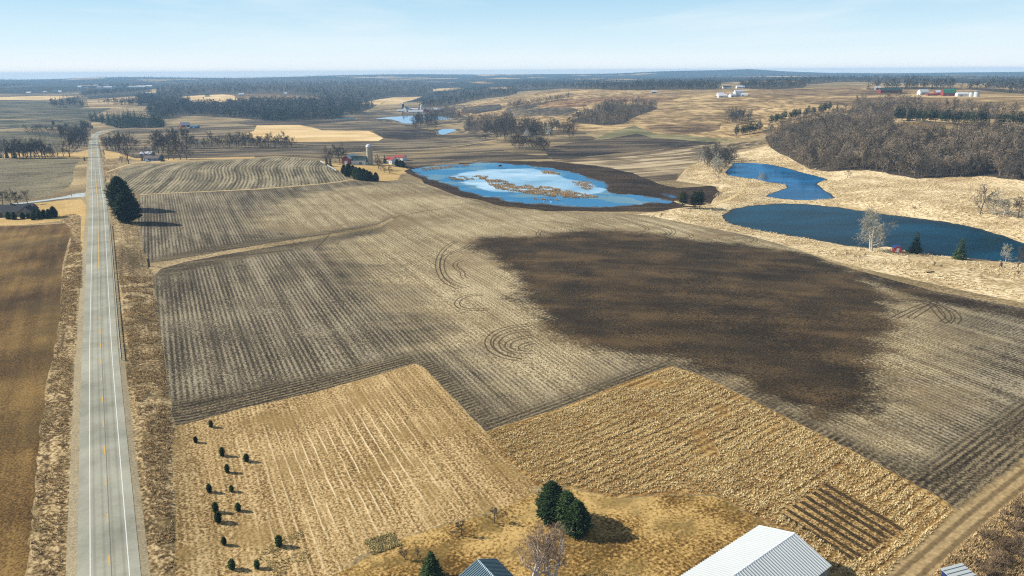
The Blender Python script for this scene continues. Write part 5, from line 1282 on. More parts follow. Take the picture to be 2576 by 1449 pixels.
# two swans
M['swan_white'] = plain('white feathers', (236, 236, 232), 0.7, 0.2, var=0.02)
M['beak'] = plain('dark beak', (60, 40, 26), 0.5)
for (px, py, lab, rr) in [(1369, 507.5, 'left one of two white swans on the marsh', 0.3), (1386, 509.5, 'right one of two white swans on the marsh', 2.6)]:
    x, y = at_z(px, py, LV_MARSH)
    sw = thing('swan', lab, 'swan', (float(x), float(y), LV_MARSH), rr, 'swans on the marsh')
    bm = bmesh.new(); sk = []
    chain = [(-.75, 0, .42, .06), (-.55, 0, .34, .2), (-.2, 0, .26, .33), (.2, 0, .26, .33), (.48, 0, .36, .2), (.60, 0, .60, .10), (.56, 0, .90, .075), (.62, 0, 1.12, .07), (.76, 0, 1.17, .075), (.88, 0, 1.13, .03)]
    vs = [bm.verts.new(c[:3]) for c in chain]
    for a, b in zip(vs, vs[1:]): bm.edges.new((a, b))
    me = bpy.data.meshes.new('body'); bm.to_mesh(me); bm.free()
    bo = link('body', me, M['swan_white'], sw)
    bo.modifiers.new('skin', 'SKIN'); bo.modifiers.new('sub', 'SUBSURF').levels = 1
    for v_, c in zip(me.skin_vertices[0].data, chain): v_.radius = (c[3], c[3])
    MB().tube([(.86, 0, 1.13), (1.02, 0, 1.08)], [.035, .012], 6).build('beak', M['beak'], sw)
    for s_ in (-1, 1):
        MB().hexa([(-.75, s_ * .2, .38), (.3, s_ * .34, .22), (.3, s_ * .38, .24), (-.75, s_ * .25, .40), (-.7, s_ * .15, .58), (.25, s_ * .22, .56), (.25, s_ * .3, .55), (-.7, s_ * .2, .57)]).build('wing', M['swan_white'], sw)

# ------------------------------------------------------------------ trees
def var_mat(name, c0, c1, sc=0.12, rough=0.9, spec=0.1, hue=None, trans=0.0):
    """foliage or bark: colour varies by object and by place"""
    t = NT(name, rough, spec)
    oi = t.n('ShaderNodeObjectInfo').outputs['Random']
    n = t.noise(t.pos(), sc, 3.0, 0.6)
    f = t.math('MULTIPLY_ADD', t.attr('tone') if hue else oi, 0.6, t.math('MULTIPLY', n, 0.5), clamp=True)
    t.color(t.ramp(f, [(0.15, srgb(*c0)), (0.85, srgb(*c1))]))
    return t.m
M['bark'] = var_mat('grey bark', (70, 62, 52), (116, 106, 92))
M['twig'] = var_mat('grey brown twigs', (58, 52, 46), (104, 95, 83))
M['pale_bark'] = var_mat('pale bark', (150, 142, 128), (196, 190, 178))
M['pale_twig'] = var_mat('pale grey twigs', (136, 132, 116), (176, 172, 152))
M['birch'] = var_mat('white birch bark', (178, 170, 160), (216, 210, 202), sc=1.5)
M['birch_twig'] = var_mat('purple brown birch twigs', (104, 84, 70), (146, 124, 102))
M['rust_twig'] = var_mat('rust oak leaves', (120, 78, 48), (158, 108, 68))
M['spruce'] = var_mat('dark spruce needles', (24, 40, 22), (68, 86, 48), sc=0.8)
M['pine'] = var_mat('dark pine needles', (24, 38, 22), (62, 78, 42), sc=0.5)
M['cedar'] = var_mat('cedar needles', (30, 48, 20), (76, 94, 44), sc=1.2)
M['far_twig'] = var_mat('far wood twigs', (40, 42, 42), (102, 98, 88), sc=0.02, hue=1)
M['wood_twig'] = var_mat('hill wood twigs', (40, 35, 30), (156, 138, 114), sc=0.05, hue=1)
M['far_pine'] = var_mat('far pine needles', (20, 34, 24), (50, 66, 42), sc=0.05, hue=1)
M['shrub_twig'] = var_mat('brown shrub twigs', (92, 74, 56), (146, 122, 92), sc=0.5)

def tube_into(V, F, pts, rad, n):
    b = len(V)
    for i, p in enumerate(pts):
        d = (pts[min(i + 1, len(pts) - 1)] - pts[max(i - 1, 0)])
        d = d / (np.linalg.norm(d) + 1e-9)
        a = np.cross(d, (0.3, 0.9, 0.1)); a = a / (np.linalg.norm(a) + 1e-9); c = np.cross(d, a)
        for k in range(n):
            w = 2 * math.pi * k / n
            V.append(p + (a * math.cos(w) + c * math.sin(w)) * rad[i])
    for i in range(len(pts) - 1):
        for k in range(n):
            q0, q1 = b + i * n + k, b + i * n + (k + 1) % n
            F.append((q0, q1, q1 + n)); F.append((q0, q1 + n, q0 + n))

def bare_tree(seed, H=12.0, fork=0.3, spread=1.0, kids=(7, 6, 5), twig=0.06, sides=(6, 4, 3), up=0.25, trunk_r=None, multi=1, droop=0.0, curl=0.22):
    """returns trunk (V,F) and crown (V,F): limbs that taper, fine twigs as slivers"""
    g = np.random.default_rng(seed)
    TV, TF, CV, CF = [], [], [], []
    def grow(p, d, L, r, lev, out, nseg):
        pts = [p]; rad = [r]
        for i in range(nseg):
            d = d + g.normal(0, curl if lev else curl * .35, 3) + np.array([0, 0, up * (0.5 if lev else 0.2) - droop * (lev >= 2)])
            d = d / np.linalg.norm(d)
            p = p + d * L / nseg; pts.append(p); rad.append(r * (1 - 0.8 * (i + 1) / nseg))
        return pts, rad, d
    def twigs(pts, L, n):
        for _ in range(n):
            k = g.uniform(0.25, 1.0) * (len(pts) - 1); i = min(int(k), len(pts) - 2); f = k - i
            q = pts[i] * (1 - f) + pts[i + 1] * f
            d = pts[i + 1] - pts[i]; d = d / (np.linalg.norm(d) + 1e-9) + g.normal(0, .7, 3) + np.array([0, 0, .25 - droop])
            d = d / np.linalg.norm(d)
            w = np.cross(d, g.normal(0, 1, 3)); w = w / (np.linalg.norm(w) + 1e-9) * twig * g.uniform(.6, 1.3)
            b = len(CV); CV.extend([q - w * .5, q + w * .5, q + d * L * g.uniform(.5, 1.2)]); CF.append((b, b + 1, b + 2))
    tr = trunk_r or H * 0.028
    for mlt in range(multi):
        lean = g.normal(0, .06 if multi == 1 else .22, 3); lean[2] = 1
        base = np.array([g.normal(0, .25), g.normal(0, .25), -0.4]) if multi > 1 else np.array([0, 0, -0.4])
        pts, rad, _ = grow(base, lean / np.linalg.norm(lean), H * 0.8, tr / math.sqrt(multi) * (1 if multi == 1 else 1.1), 0, None, 6)
        tube_into(TV, TF, pts, rad, sides[0])
        n1 = kids[0]
        for a in range(n1):
            k = (fork + (1 - fork) * (a + g.uniform(0, .9)) / n1) * (len(pts) - 1); i = min(int(k), len(pts) - 2); f = k - i
            q = pts[i] * (1 - f) + pts[i + 1] * f; r = (rad[i] * (1 - f) + rad[i + 1] * f)
            az = a * 2.4 + g.uniform(-.5, .5); el = g.uniform(.35, .95) * (0.7 + .5 * a / n1)
            d = np.array([math.cos(az) * math.cos(el), math.sin(az) * math.cos(el), math.sin(el)])
            L1 = H * 0.42 * spread * (1.15 - 0.55 * a / n1) * g.uniform(.8, 1.15)
            p1, r1, _ = grow(q, d, L1, max(r * .6, .04), 1, None, 5)
            if sides[1]: tube_into(TV, TF, p1, [max(x, .025) for x in r1], sides[1])
            for b_ in range(kids[1]):
                k = (.2 + .8 * (b_ + g.uniform(0, 1)) / kids[1]) * (len(p1) - 1); i = min(int(k), len(p1) - 2); f = k - i
                q2 = p1[i] * (1 - f) + p1[i + 1] * f
                d2 = p1[i + 1] - p1[i]; d2 = d2 / np.linalg.norm(d2) + g.normal(0, .75, 3) + np.array([0, 0, .15]); d2 = d2 / np.linalg.norm(d2)
                L2 = L1 * .5 * g.uniform(.6, 1.1)
                p2, r2, _ = grow(q2, d2, L2, max(r1[i] * .5, .03), 2, None, 3)
                if sides[2]: tube_into(CV, CF, p2, [max(x, .018) for x in r2], sides[2])
                for c_ in range(kids[2]):
                    k = (.15 + .85 * (c_ + g.uniform(0, 1)) / kids[2]) * (len(p2) - 1); i = min(int(k), len(p2) - 2); f = k - i
                    q3 = p2[i] * (1 - f) + p2[i + 1] * f
                    d3 = p2[i + 1] - p2[i]; d3 = d3 / np.linalg.norm(d3) + g.normal(0, .8, 3); d3 = d3 / np.linalg.norm(d3)
                    p3, r3, _ = grow(q3, d3, L2 * .55, .02, 3, None, 2)
                    w = np.cross(d3, g.normal(0, 1, 3)); w = w / (np.linalg.norm(w) + 1e-9) * twig * 1.2
                    b = len(CV); CV.extend([p3[0] - w * .5, p3[0] + w * .5, p3[2]]); CF.append((b, b + 1, b + 2))
                    twigs(p3, H * .07, 3 if len(kids) < 4 else kids[3])
    return (np.array(TV), np.array(TF)), (np.array(CV), np.array(CF))

def conifer(seed, H=14.0, rad=3.2, levels=18, per=9, shape='spruce', base=0.06, clump=5, size=1.0):
    g = np.random.default_rng(seed)
    TV, TF, CV, CF = [], [], [], []
    tube_into(TV, TF, [np.array([0, 0, -.4]), np.array([0, 0, H * .5]), np.array([0, 0, H * .97])], [H * .02, H * .013, .02], 6)
    def leaf(p, d, L, w):
        s = np.cross(d, (0, 0, 1)) + g.normal(0, .25, 3); s = s / (np.linalg.norm(s) + 1e-9) * w
        b = len(CV); m = p + d * L * .45
        CV.extend([p, m + s + np.array([0, 0, -w * .35]), p + d * L, m - s + np.array([0, 0, -w * .35])])
        CF.extend([(b, b + 1, b + 2), (b, b + 2, b + 3)])
    for lv in range(levels):
        t = (lv + g.uniform(-.3, .3)) / levels; t = min(max(t, 0), 1)
        z = H * (base + (1 - base) * t)
        if shape == 'spruce': R_ = rad * (1 - t) ** .85 + .12
        elif shape == 'pine': R_ = rad * (math.sin(math.pi * min(1, (t * .82 + .22))) ** .8) * g.uniform(.75, 1.1)
        elif shape == 'yard': R_ = rad * (1 - t ** 2.1) ** .75 * (0.8 + .2 * min(1, t * 4)) + .08
        else: R_ = rad * (1 - t ** 2.2) ** .7 * (0.72 + .28 * min(1, t * 3)) + .05
        n = max(4, int(per * (0.55 + .45 * R_ / rad)))
        a0 = g.uniform(0, 6.28)
        for k in range(n):
            az = a0 + 2 * math.pi * k / n + g.uniform(-.25, .25)
            Lb = R_ * g.uniform(.75, 1.15)
            dz = {'spruce': -.18 - .12 * (1 - t), 'pine': .1, 'cedar': .55, 'yard': .22}[shape] + g.uniform(-.12, .12)
            d = np.array([math.cos(az), math.sin(az), dz]); d = d / np.linalg.norm(d)
            o = np.array([0, 0, z])
            leaf(o + d * Lb * .12, d, Lb * .88, Lb * .17 * size)
            for c in range(clump):
                f = g.uniform(.25, 1.0)
                q = o + d * Lb * f + g.normal(0, .06 * Lb + .02, 3)
                dd = d + g.normal(0, .7, 3) * np.array([1, 1, .6]); dd = dd / np.linalg.norm(dd)
                leaf(q, dd, (.3 * R_ + .12 * rad) * g.uniform(.6, 1.2), (.10 * R_ + .035 * rad) * size)
    leaf(np.array([0, 0, H * .93]), np.array([0, 0, 1.]), H * .07, .12)
    return (np.array(TV), np.array(TF)), (np.array(CV), np.array(CF))

def tpl(pair, nm):
    (tv, tf), (cv_, cf) = pair
    return np_mesh(nm + '_trunk', tv, tf, True), np_mesh(nm + '_crown', cv_, cf, False)
def plant(name, label, cat, loc, T, tm, cm, s=1.0, rot=None, group=None, sz=1.0):
    o = thing(name, label, cat, loc, rng.uniform(0, 6.28) if rot is None else rot, group)
    o.scale = (s, s, s * sz)
    a = link('trunk', T[0], tm, o); b = link('crown', T[1], cm, o)
    return o
def with_mats(T, tm, cm):
    T = (T[0].copy(), T[1].copy()); T[0].materials.append(M[tm]); T[1].materials.append(M[cm]); return T

BT = [tpl(bare_tree(100 + k, 12.0, fork=.18 + .03 * (k % 3), spread=.95 + .14 * (k % 4), kids=(9, 6, 5, 5), twig=.12, sides=(6, 3, 0)), 'bare_tree') for k in range(6)]
BT = [with_mats(T, 'bark', 'twig') for T in BT]
BTW = [with_mats(T, 'bark', 'wood_twig') for T in BT] if False else BT
PT = [with_mats(T, 'pale_bark', 'pale_twig') for T in BT[:3]]
for T in PT:
    for me in T: me.materials.pop(index=0)
RT = [with_mats(T, 'bark', 'rust_twig') for T in BT[:2]]
for T in RT:
    for me in T: me.materials.pop(index=0)
ST = [with_mats(tpl(conifer(200 + k, 14.0, 3.1, 20, 10, 'spruce'), 'spruce'), 'bark', 'spruce') for k in range(3)]
NT_ = [with_mats(tpl(conifer(220 + k, 15.0, 3.9, 15, 8, 'pine', base=.18, clump=6), 'pine'), 'bark', 'pine') for k in range(3)]
CT = [with_mats(tpl(conifer(240 + k, 2.2, .62, 22, 14, 'cedar', base=.02, clump=4, size=1.15), 'cedar'), 'bark', 'cedar') for k in range(3)]

def tree_at(px, py, T, Hm, H0, name, label, cat='tree', group=None, sz=1.0):
    x, y = ground(px, py)
    return plant(name, label, cat, (x, y, zg(x, y) - .1), T, None, None, Hm / H0, group=group, sz=sz)

# -- small evergreen shrubs in the mown plot
ARB = [(1475,408,'topmost'),(1367,515,'second'),(1553,608,'third'),(1723,648,'fourth'),(1588,725,'fifth'),(1463,863,'leftmost of the middle pair of'),(1617,858,'right one of the middle pair of'),(1507,1000,'eighth'),(1665,993,'ninth'),(1527,1072,'tenth'),(1567,1230,'eleventh'),(1950,1240,'rightmost'),(1622,1400,'lower left'),(1797,1395,'bottom right')]
for k, (zx, zy, w) in enumerate(ARB):
    lab = {0: 'evergreen shrub nearest the corn field corner', 1: 'evergreen shrub nearest the road verge at the top of the plot', 5: 'left shrub of the middle pair in the mown plot', 6: 'right shrub of the middle pair in the mown plot', 11: 'evergreen shrub standing alone at the right of the plot', 12: 'left shrub of the bottom pair in the mown plot', 13: 'right shrub of the bottom pair in the mown plot'}.get(k, 'small dark evergreen shrub, %s from the top in the mown plot' % w)
    tree_at(zx * .3603, 927.4 + zy * .3603, CT[k % 3], rng.uniform(1.6, 2.6), 2.2, 'evergreen_shrub', lab, 'shrub', 'evergreen shrubs in the mown plot', sz=rng.uniform(.82, 1.15))
# -- hero conifers
SH = [with_mats(tpl(conifer(300 + k, 9.0, 2.9, 28, 15, 'yard', base=.02, clump=16, size=.5), 'spruce'), 'bark', 'spruce') for k in range(2)]
tree_at(1388, 1306, SH[0], 8.6, 9.0, 'spruce_tree', 'back left spruce of the three in the yard', group='three yard spruces')
tree_at(1424, 1322, SH[1], 7.8, 9.0, 'spruce_tree', 'middle spruce of the three in the yard', group='three yard spruces')
tree_at(1450, 1340, SH[0], 7.2, 9.0, 'spruce_tree', 'front right spruce of the three in the yard', group='three yard spruces')
tree_at(1086, 1458, with_mats(tpl(conifer(311, 6.0, 2.1, 24, 14, 'spruce', base=.03, clump=8, size=.8), 'spruce'), 'bark', 'spruce'), 6.0, 6.0, 'spruce_tree', 'blue green spruce left of the teal roofed shed')
WP = [with_mats(tpl(conifer(320 + k, 18.0, 6.2, 26, 15, 'yard', base=.06, clump=18, size=.6), 'pine'), 'bark', 'pine') for k in range(2)]
tree_at(325, 561, WP[0], 18.0, 18.0, 'white_pine', 'front one of two big dark pines beside the road')
tree_at(306, 526, WP[1], 19.5, 18.0, 'white_pine', 'rear one of two big dark pines beside the road')
tree_at(2302, 633, ST[0], 14.5, 14.0, 'spruce_tree', 'dark spruce on the pond bank right of the red shed', sz=.78)
tree_at(2414, 648, ST[1], 15.0, 14.0, 'spruce_tree', 'dark spruce further right on the pond bank', sz=.72)
tree_at(1717, 524, NT_[0], 12.5, 15.0, 'pine_tree', 'left dark pine at the end of the marsh')
tree_at(1746, 523, NT_[1], 13.0, 15.0, 'pine_tree', 'middle dark pine at the end of the marsh')
tree_at(1760, 522, NT_[2], 13.0, 15.0, 'pine_tree', 'right dark pine at the end of the marsh')
# -- hero bare trees
CW = with_mats(tpl(bare_tree(401, 20.0, fork=.16, spread=1.02, kids=(8, 9, 8, 4), twig=.10, sides=(8, 5, 3), multi=2, droop=.12, trunk_r=.75), 'cottonwood'), 'pale_bark', 'pale_twig')
tree_at(2192, 629, CW, 20.5, 20.0, 'cottonwood_tree', 'large pale bare cottonwood leaning over the teal pond')
BI = [with_mats(tpl(bare_tree(411 + k, 9.0, fork=.18, spread=.95, kids=(9, 7, 5, 3), twig=.045, sides=(8, 5, 3), multi=2, trunk_r=.34), 'birch'), 'birch', 'birch_twig') for k in range(2)]
tree_at(1342, 1462, BI[0], 11.0, 9.0, 'birch_tree', 'left bare birch with brown twigs at the bottom edge')
tree_at(1386, 1464, BI[1], 11.5, 9.0, 'birch_tree', 'right white limbed birch at the bottom edge')
SA = [with_mats(tpl(bare_tree(421 + k, 4.0, fork=.3, spread=.8, kids=(7, 6, 5, 3), twig=.045, sides=(6, 4, 3), trunk_r=.13), 'sapling'), 'bark', 'twig') for k in range(3)]
tree_at(1162, 1347, SA[0], 4.0, 4.0, 'bare_sapling', 'small bare tree at the yard edge left of the spruces')
tree_at(1243, 1316, SA[1], 4.2, 4.0, 'bare_sapling', 'small bare tree between the mown plot and the spruces')
tree_at(1020, 1406, SA[2], 3.6, 4.0, 'bare_sapling', 'thin bare sapling beside the weedy square')
tree_at(1052, 1404, SA[0], 2.4, 4.0, 'bare_sapling', 'tiny bare sapling left of the blue green spruce')
tree_at(1276, 1300, SA[2], 1.8, 4.0, 'bare_shrub', 'low bare shrub beside the small yard tree', 'shrub')
tree_at(2530, 656, PT[0], 9.0, 12.0, 'bare_tree', 'pale bare sapling on the pond bank near the right edge')
tree_at(2560, 668, BT[1], 9.0, 12.0, 'bare_tree', 'dark bare tree at the right edge below the pond')
tree_at(1662, 548, BT[2], 3.0, 12.0, 'bare_shrub', 'low bare bush on the field edge below the marsh', 'shrub')
tree_at(2466, 538, BT[3], 15.0, 12.0, 'bare_tree', 'dark bare tree standing behind the right end of the pond')
tree_at(2496, 540, PT[1], 13.0, 12.0, 'bare_tree', 'pale bare tree beside the dark one behind the pond')
tree_at(2512, 544, PT[2], 11.0, 12.0, 'bare_tree', 'slim pale bare tree third behind the pond')
tree_at(2524, 546, PT[0], 11.0, 12.0, 'bare_tree', 'slim pale bare tree fourth behind the pond')
tree_at(2560, 548, BT[4], 14.0, 12.0, 'bare_tree', 'bare tree at the right edge behind the pond')
tree_at(1915, 463, PT[1], 8.0, 12.0, 'bare_tree', 'pale bare tree on the spit of the upper pond')
tree_at(1926, 461, BT[1], 6.0, 12.0, 'bare_tree', 'small grey bare tree on the spit of the upper pond')
tree_at(1848, 400, BT[2], 9.5, 12.0, 'bare_tree', 'lone bare tree above the upper pond')
tree_at(2132, 446, BT[5], 7.0, 12.0, 'bare_tree', 'lone small bare tree in the grassland below the wood')
tree_at(1807, 452, BT[3], 9.0, 12.0, 'bare_tree', 'lone bare tree at the near tip of the pond grove')

# -- groves of single bare trees
def in_poly(pts, n, gap):
    """n picture points inside an outline, at least gap apart"""
    P = np.array(pts, float); out = []; cell = {}
    lo, hi = P.min(0), P.max(0)
    for _ in range(12):
        X = nrg.uniform(lo[0], hi[0], n * 5); Y = nrg.uniform(lo[1], hi[1], n * 5)
        _, ins, _, _ = seg_dist(X, Y, pts, True)
        for x, y in zip(X[ins].tolist(), Y[ins].tolist()):
            cx_, cy_ = int(x / gap), int(y * 2.2 / gap)
            if any((x - a) ** 2 + ((y - b) * 2.2) ** 2 < gap * gap for i in (-1, 0, 1) for j in (-1, 0, 1) for a, b in cell.get((cx_ + i, cy_ + j), ())): continue
            cell.setdefault((cx_, cy_), []).append((x, y)); out.append((x, y))
            if len(out) >= n: return out
    return out
COUNT = {'bare': 0, 'con': 0}
def grove(pts, n, gap, h0, h1, label, group, kinds=BT, rust=0.0, pale=0.0, name='bare_tree', H0=12.0):
    for (px, py) in in_poly(pts, n, gap):
        q = rng.random()
        T = rng.choice(RT) if q < rust else rng.choice(PT) if q < rust + pale else rng.choice(kinds)
        tree_at(px, py, T, rng.uniform(h0, h1), H0, name, label, 'tree', group, sz=rng.uniform(.9, 1.15))
        COUNT['bare'] += 1
grove([(1742,420),(1760,414),(1790,396),(1832,400),(1838,420),(1815,442),(1800,440),(1775,428)], 28, 5, 10, 17, 'bare tree of the grey grove at the left end of the upper pond', 'grove by the upper pond', pale=.15)
grove([(1292,378),(1320,376),(1375,384),(1376,378),(1345,368),(1295,368)], 18, 5, 11, 16, 'dark bare tree in front of the tall hidden house', 'trees in front of the hidden house')
grove([(1220,352),(1215,338),(1250,322),(1320,318),(1400,322),(1460,335),(1478,348),(1440,352),(1390,345),(1350,352),(1310,345),(1260,356)], 78, 6, 12, 18, 'bare tree of the wood round the tall hidden house', 'wood round the hidden house', pale=.06)
grove([(475,369),(600,366),(745,369),(745,373),(600,372),(475,375)], 44, 5.5, 10, 17, 'bare tree of the hedgerow behind the contour field', 'hedgerow behind the contour field', pale=.1)
grove([(385,378),(470,374),(472,384),(395,388)], 10, 8, 20, 26, 'tall spreading bare tree behind the blue house', 'tall trees behind the blue house')
grove([(262,374),(340,372),(345,380),(270,382)], 14, 6, 13, 19, 'bare tree of the clump right of the road bend', 'clump right of the road bend')
for (px, py, h, lab) in [(324, 413, 15, 'dark bare tree left of the blue house'), (306, 411, 7, 'small bare tree at the end of the blue house drive'), (366, 398, 12, 'bare tree behind the garage with white roof'), (393, 398, 12, 'bare tree behind the blue house'), (424, 402, 14, 'bare tree right of the blue house'), (437, 402, 9, 'small bare tree in the blue house yard'), (455, 402, 16, 'dense dark tree at the right of the blue house yard'), (470, 401, 16, 'rightmost dark tree of the blue house yard')]:
    tree_at(px, py, rng.choice(BT), h, 12.0, 'bare_tree', lab)
tree_at(410, 406, ST[2], 9, 14.0, 'spruce_tree', 'dark spruce at the right gable of the blue house')
tree_at(358, 404, ST[1], 6, 14.0, 'spruce_tree', 'little dark spruce left of the blue house')
grove([(5,394),(150,393),(150,399),(5,400)], 26, 6, 13, 20, 'bare tree of the row at the left edge', 'tree row at the left edge', pale=.1)
for k, px in enumerate((4, 18, 37)): tree_at(px, 397.5, ST[k % 3], 9 + k, 14.0, 'spruce_tree', ('leftmost', 'second', 'third')[k] + ' little spruce in front of the left tree row')
tree_at(176, 396, BT[0], 20, 12.0, 'bare_tree', 'broad bare tree left of the road before the bend'); tree_at(160, 394, BT[3], 14, 12.0, 'bare_tree', 'bare tree beside the broad one left of the road')
tree_at(134, 396, RT[0], 11, 12.0, 'bare_tree', 'reddish bare tree in the left tree row'); tree_at(213, 404, ST[0], 5, 14.0, 'spruce_tree', 'small dark evergreen at the road edge')
grove([(150,348),(215,345),(222,362),(200,380),(165,372)], 20, 6, 13, 19, 'dark bare tree of the clump left of the road bend', 'clump left of the road bend')
grove([(60,332),(180,336),(215,322),(230,328),(200,345),(150,340),(60,338)], 28, 6, 9, 15, 'low bare tree of the hedge left of the road bend', 'hedge left of the road bend')
for (px, py) in [(185, 345), (178, 352), (214, 318), (222, 322), (232, 326), (206, 315), (166, 322), (135, 318)]:
    tree_at(px, py, rng.choice(NT_), rng.uniform(10, 14), 15.0, 'pine_tree', 'dark evergreen among the bare hedge left of the bend', 'tree', 'evergreens left of the bend')
grove([(1822,311),(1840,304),(1880,300),(1888,308),(1850,314)], 14, 5, 13, 19, 'bare tree of the round thicket on the tan slope', 'thicket on the tan slope')
grove([(1034,322),(1045,300),(1075,298),(1103,305),(1100,325),(1060,326)], 30, 6, 14, 20, 'bare tree of the round clump between the far ponds', 'clump between the far ponds')
# -- weeping pines of the right ridge
for k in range(26):
    px = 2254 + k * 14.5 + rng.uniform(-4, 4)
    tree_at(px, 303 + (px - 2254) * .060 + rng.uniform(-1, 2), rng.choice(NT_ + ST[:1]), rng.uniform(13, 18), 15.0, 'pine_tree', 'tall dark pine of the long row above the wood', 'tree', 'pine row above the wood')
for k in range(17):
    t_ = k / 16.0
    tree_at(1938 + 150 * t_ + rng.uniform(-3, 3), 312 - 33 * t_ + rng.uniform(-1.5, 1.5), rng.choice(NT_), rng.uniform(11, 15.5), 15.0, 'pine_tree', 'dark pine of the row climbing the ridge', 'tree', 'pine row climbing the ridge')
tree_at(2105, 283, ST[0], 13, 14.0, 'spruce_tree', 'pointed dark spruce at the top of the ridge')
for k in range(9): tree_at(2118 + k * 4.6, 284 - k * .2, rng.choice(ST), rng.uniform(4, 7), 14.0, 'spruce_tree', 'small dark spruce in the line at the ridge top', 'tree', 'small spruces at the ridge top')
for (px, py) in [(1853, 342), (1868, 340), (1876, 339), (1886, 337), (1897, 335), (1909, 331)]:
    tree_at(px, py, rng.choice(NT_), rng.uniform(14, 17), 15.0, 'pine_tree', 'dark pine of the short row at the left of the wood', 'tree', 'short pine row left of the wood')
# -- evergreens at the silo farm and the left house
for (px, py, h) in [(866, 437, 8), (878, 440, 10), (888, 442, 9), (897, 450, 10), (906, 453, 10.5), (916, 454, 10), (924, 455, 9), (932, 455, 8), (946, 456, 7.5), (874, 444, 8)]:
    tree_at(px, py, rng.choice(SH), h, 9.0, 'evergreen_tree', 'dark bushy evergreen of the group below the silo', 'tree', 'evergreens below the silo')
tree_at(968, 411, ST[0], 9, 14.0, 'spruce_tree', 'pointed spruce left of the white red roofed shed')
for (px, py) in [(999, 416), (1008, 418), (1013, 419)]: tree_at(px, py, rng.choice(SH), 6.5, 9.0, 'evergreen_tree', 'low dark evergreen in front of the red roofed sheds', 'tree', 'evergreens before the red roofed sheds')
for (px, py, h, lab) in [(952, 424, 12, 'bare tree right of the silo'), (958, 428, 8, 'slim bare tree below the red roofed shed'), (968, 434, 7, 'small bare tree in the farm yard slope'), (980, 438, 8, 'lowest bare tree of the farm yard'), (823, 410, 14, 'bare tree at the left end of the silo farm'), (832, 412, 12, 'second bare tree at the left end of the silo farm'), (855, 409, 17, 'tall bare tree left of the red barn wing'), (861, 410, 16, 'tall twin bare tree beside the red barn wing')]:
    tree_at(px, py, rng.choice(BT), h, 12.0, 'bare_tree', lab)
for k, (px, py) in enumerate([(822, 416), (831, 418)]): tree_at(px, py, ST[k], 9, 14.0, 'spruce_tree', ('left', 'right')[k] + ' dark spruce at the white board fence')
for k, (px, py, h) in enumerate([(22, 551, 4.5), (36, 552, 4.5), (58, 550, 4), (72, 549, 3.2), (90, 549, 5), (100, 550, 5.5), (112, 548, 5), (124, 549, 5.5), (136, 546, 6.5), (84, 553, 4)]):
    tree_at(px, py, SH[k % 2], h, 9.0, 'evergreen_shrub', 'dark evergreen shrub screening the left house', 'shrub', 'shrubs screening the left house')
for (px, py) in [(30, 518), (46, 516), (70, 514), (8, 519)]: tree_at(px, py, rng.choice(BT), 9, 12.0, 'bare_tree', 'bare tree behind the dark roofed house', 'tree', 'trees behind the left house')

# -- the hillside wood: nearest trees singly, the rest as one mass
spots = in_poly(WOOD, 1250, 4.8)
spots.sort(key=lambda p: -p[1])
room = max(40, 330 - COUNT['bare'])
def merge_templates(name, items, mat, props):
    """items: (V, F, x, y, z, scale, rot, zscale)"""
    VV, FF, TT = [], [], []; off = 0
    for (V, F, x, y, z, s, a, sz) in items:
        TT.append(np.full(len(V), nrg.random()))
        c, n = math.cos(a) * s, math.sin(a) * s
        W = np.empty_like(V); W[:, 0] = V[:, 0] * c - V[:, 1] * n + x; W[:, 1] = V[:, 0] * n + V[:, 1] * c + y; W[:, 2] = V[:, 2] * s * sz + z
        VV.append(W); FF.append(F + off); off += len(V)
    me = np_mesh(name, np.concatenate(VV), np.concatenate(FF)); add_attr(me, 'tone', np.concatenate(TT))
    return link(name, me, M[mat], **props)
def joined(pair):
    (tv, tf), (cv_, cf) = pair
    return np.concatenate([tv, cv_]), np.concatenate([tf, cf + len(tv)])
LOW = [joined(bare_tree(500 + k, 12.0, fork=.25, spread=1.0, kids=(7, 5, 4, 3), twig=.24, sides=(4, 0, 0))) for k in range(5)]
FAR = [joined(bare_tree(520 + k, 12.0, fork=.2, spread=1.05, kids=(6, 3, 3, 2), twig=.8, sides=(3, 0, 0), trunk_r=.4)) for k in range(5)]
FARC = [joined(conifer(540 + k, 14.0, 3.4, 7, 6, 'spruce', clump=2, size=1.5)) for k in range(3)]
for i in range(room):
    px, py = spots[i]
    q = rng.random()
    tree_at(px, py, rng.choice(RT) if q < .05 else rng.choice(PT) if q < .10 else rng.choice(BT), rng.uniform(8.5, 13), 12.0, 'bare_tree', 'bare tree at the lower edge of the hillside wood', 'tree', 'trees at the lower edge of the hillside wood', sz=rng.uniform(.9, 1.15))
def items_at(spots, tpls, h0, h1, H0=12.0):
    out = []
    for (px, py) in spots:
        x, y = ground(px, py); V, F = rng.choice(tpls)
        out.append((V, F, x, y, zg(x, y), rng.uniform(h0, h1) / H0, rng.uniform(0, 6.28), rng.uniform(.85, 1.15)))
    return out
merge_templates('hillside_wood', items_at(spots[room:], LOW, 7.5, 15), 'wood_twig', dict(kind='stuff', label='dense grey bare wood covering the right hillside', category='wood'))
mids = [q for p, n, g_ in MIDW for q in in_poly(p, n, g_)]
merge_templates('middle_woods', items_at(mids, LOW, 11, 17), 'wood_twig', dict(kind='stuff', label='grey bare woods in the middle distance', category='wood'))

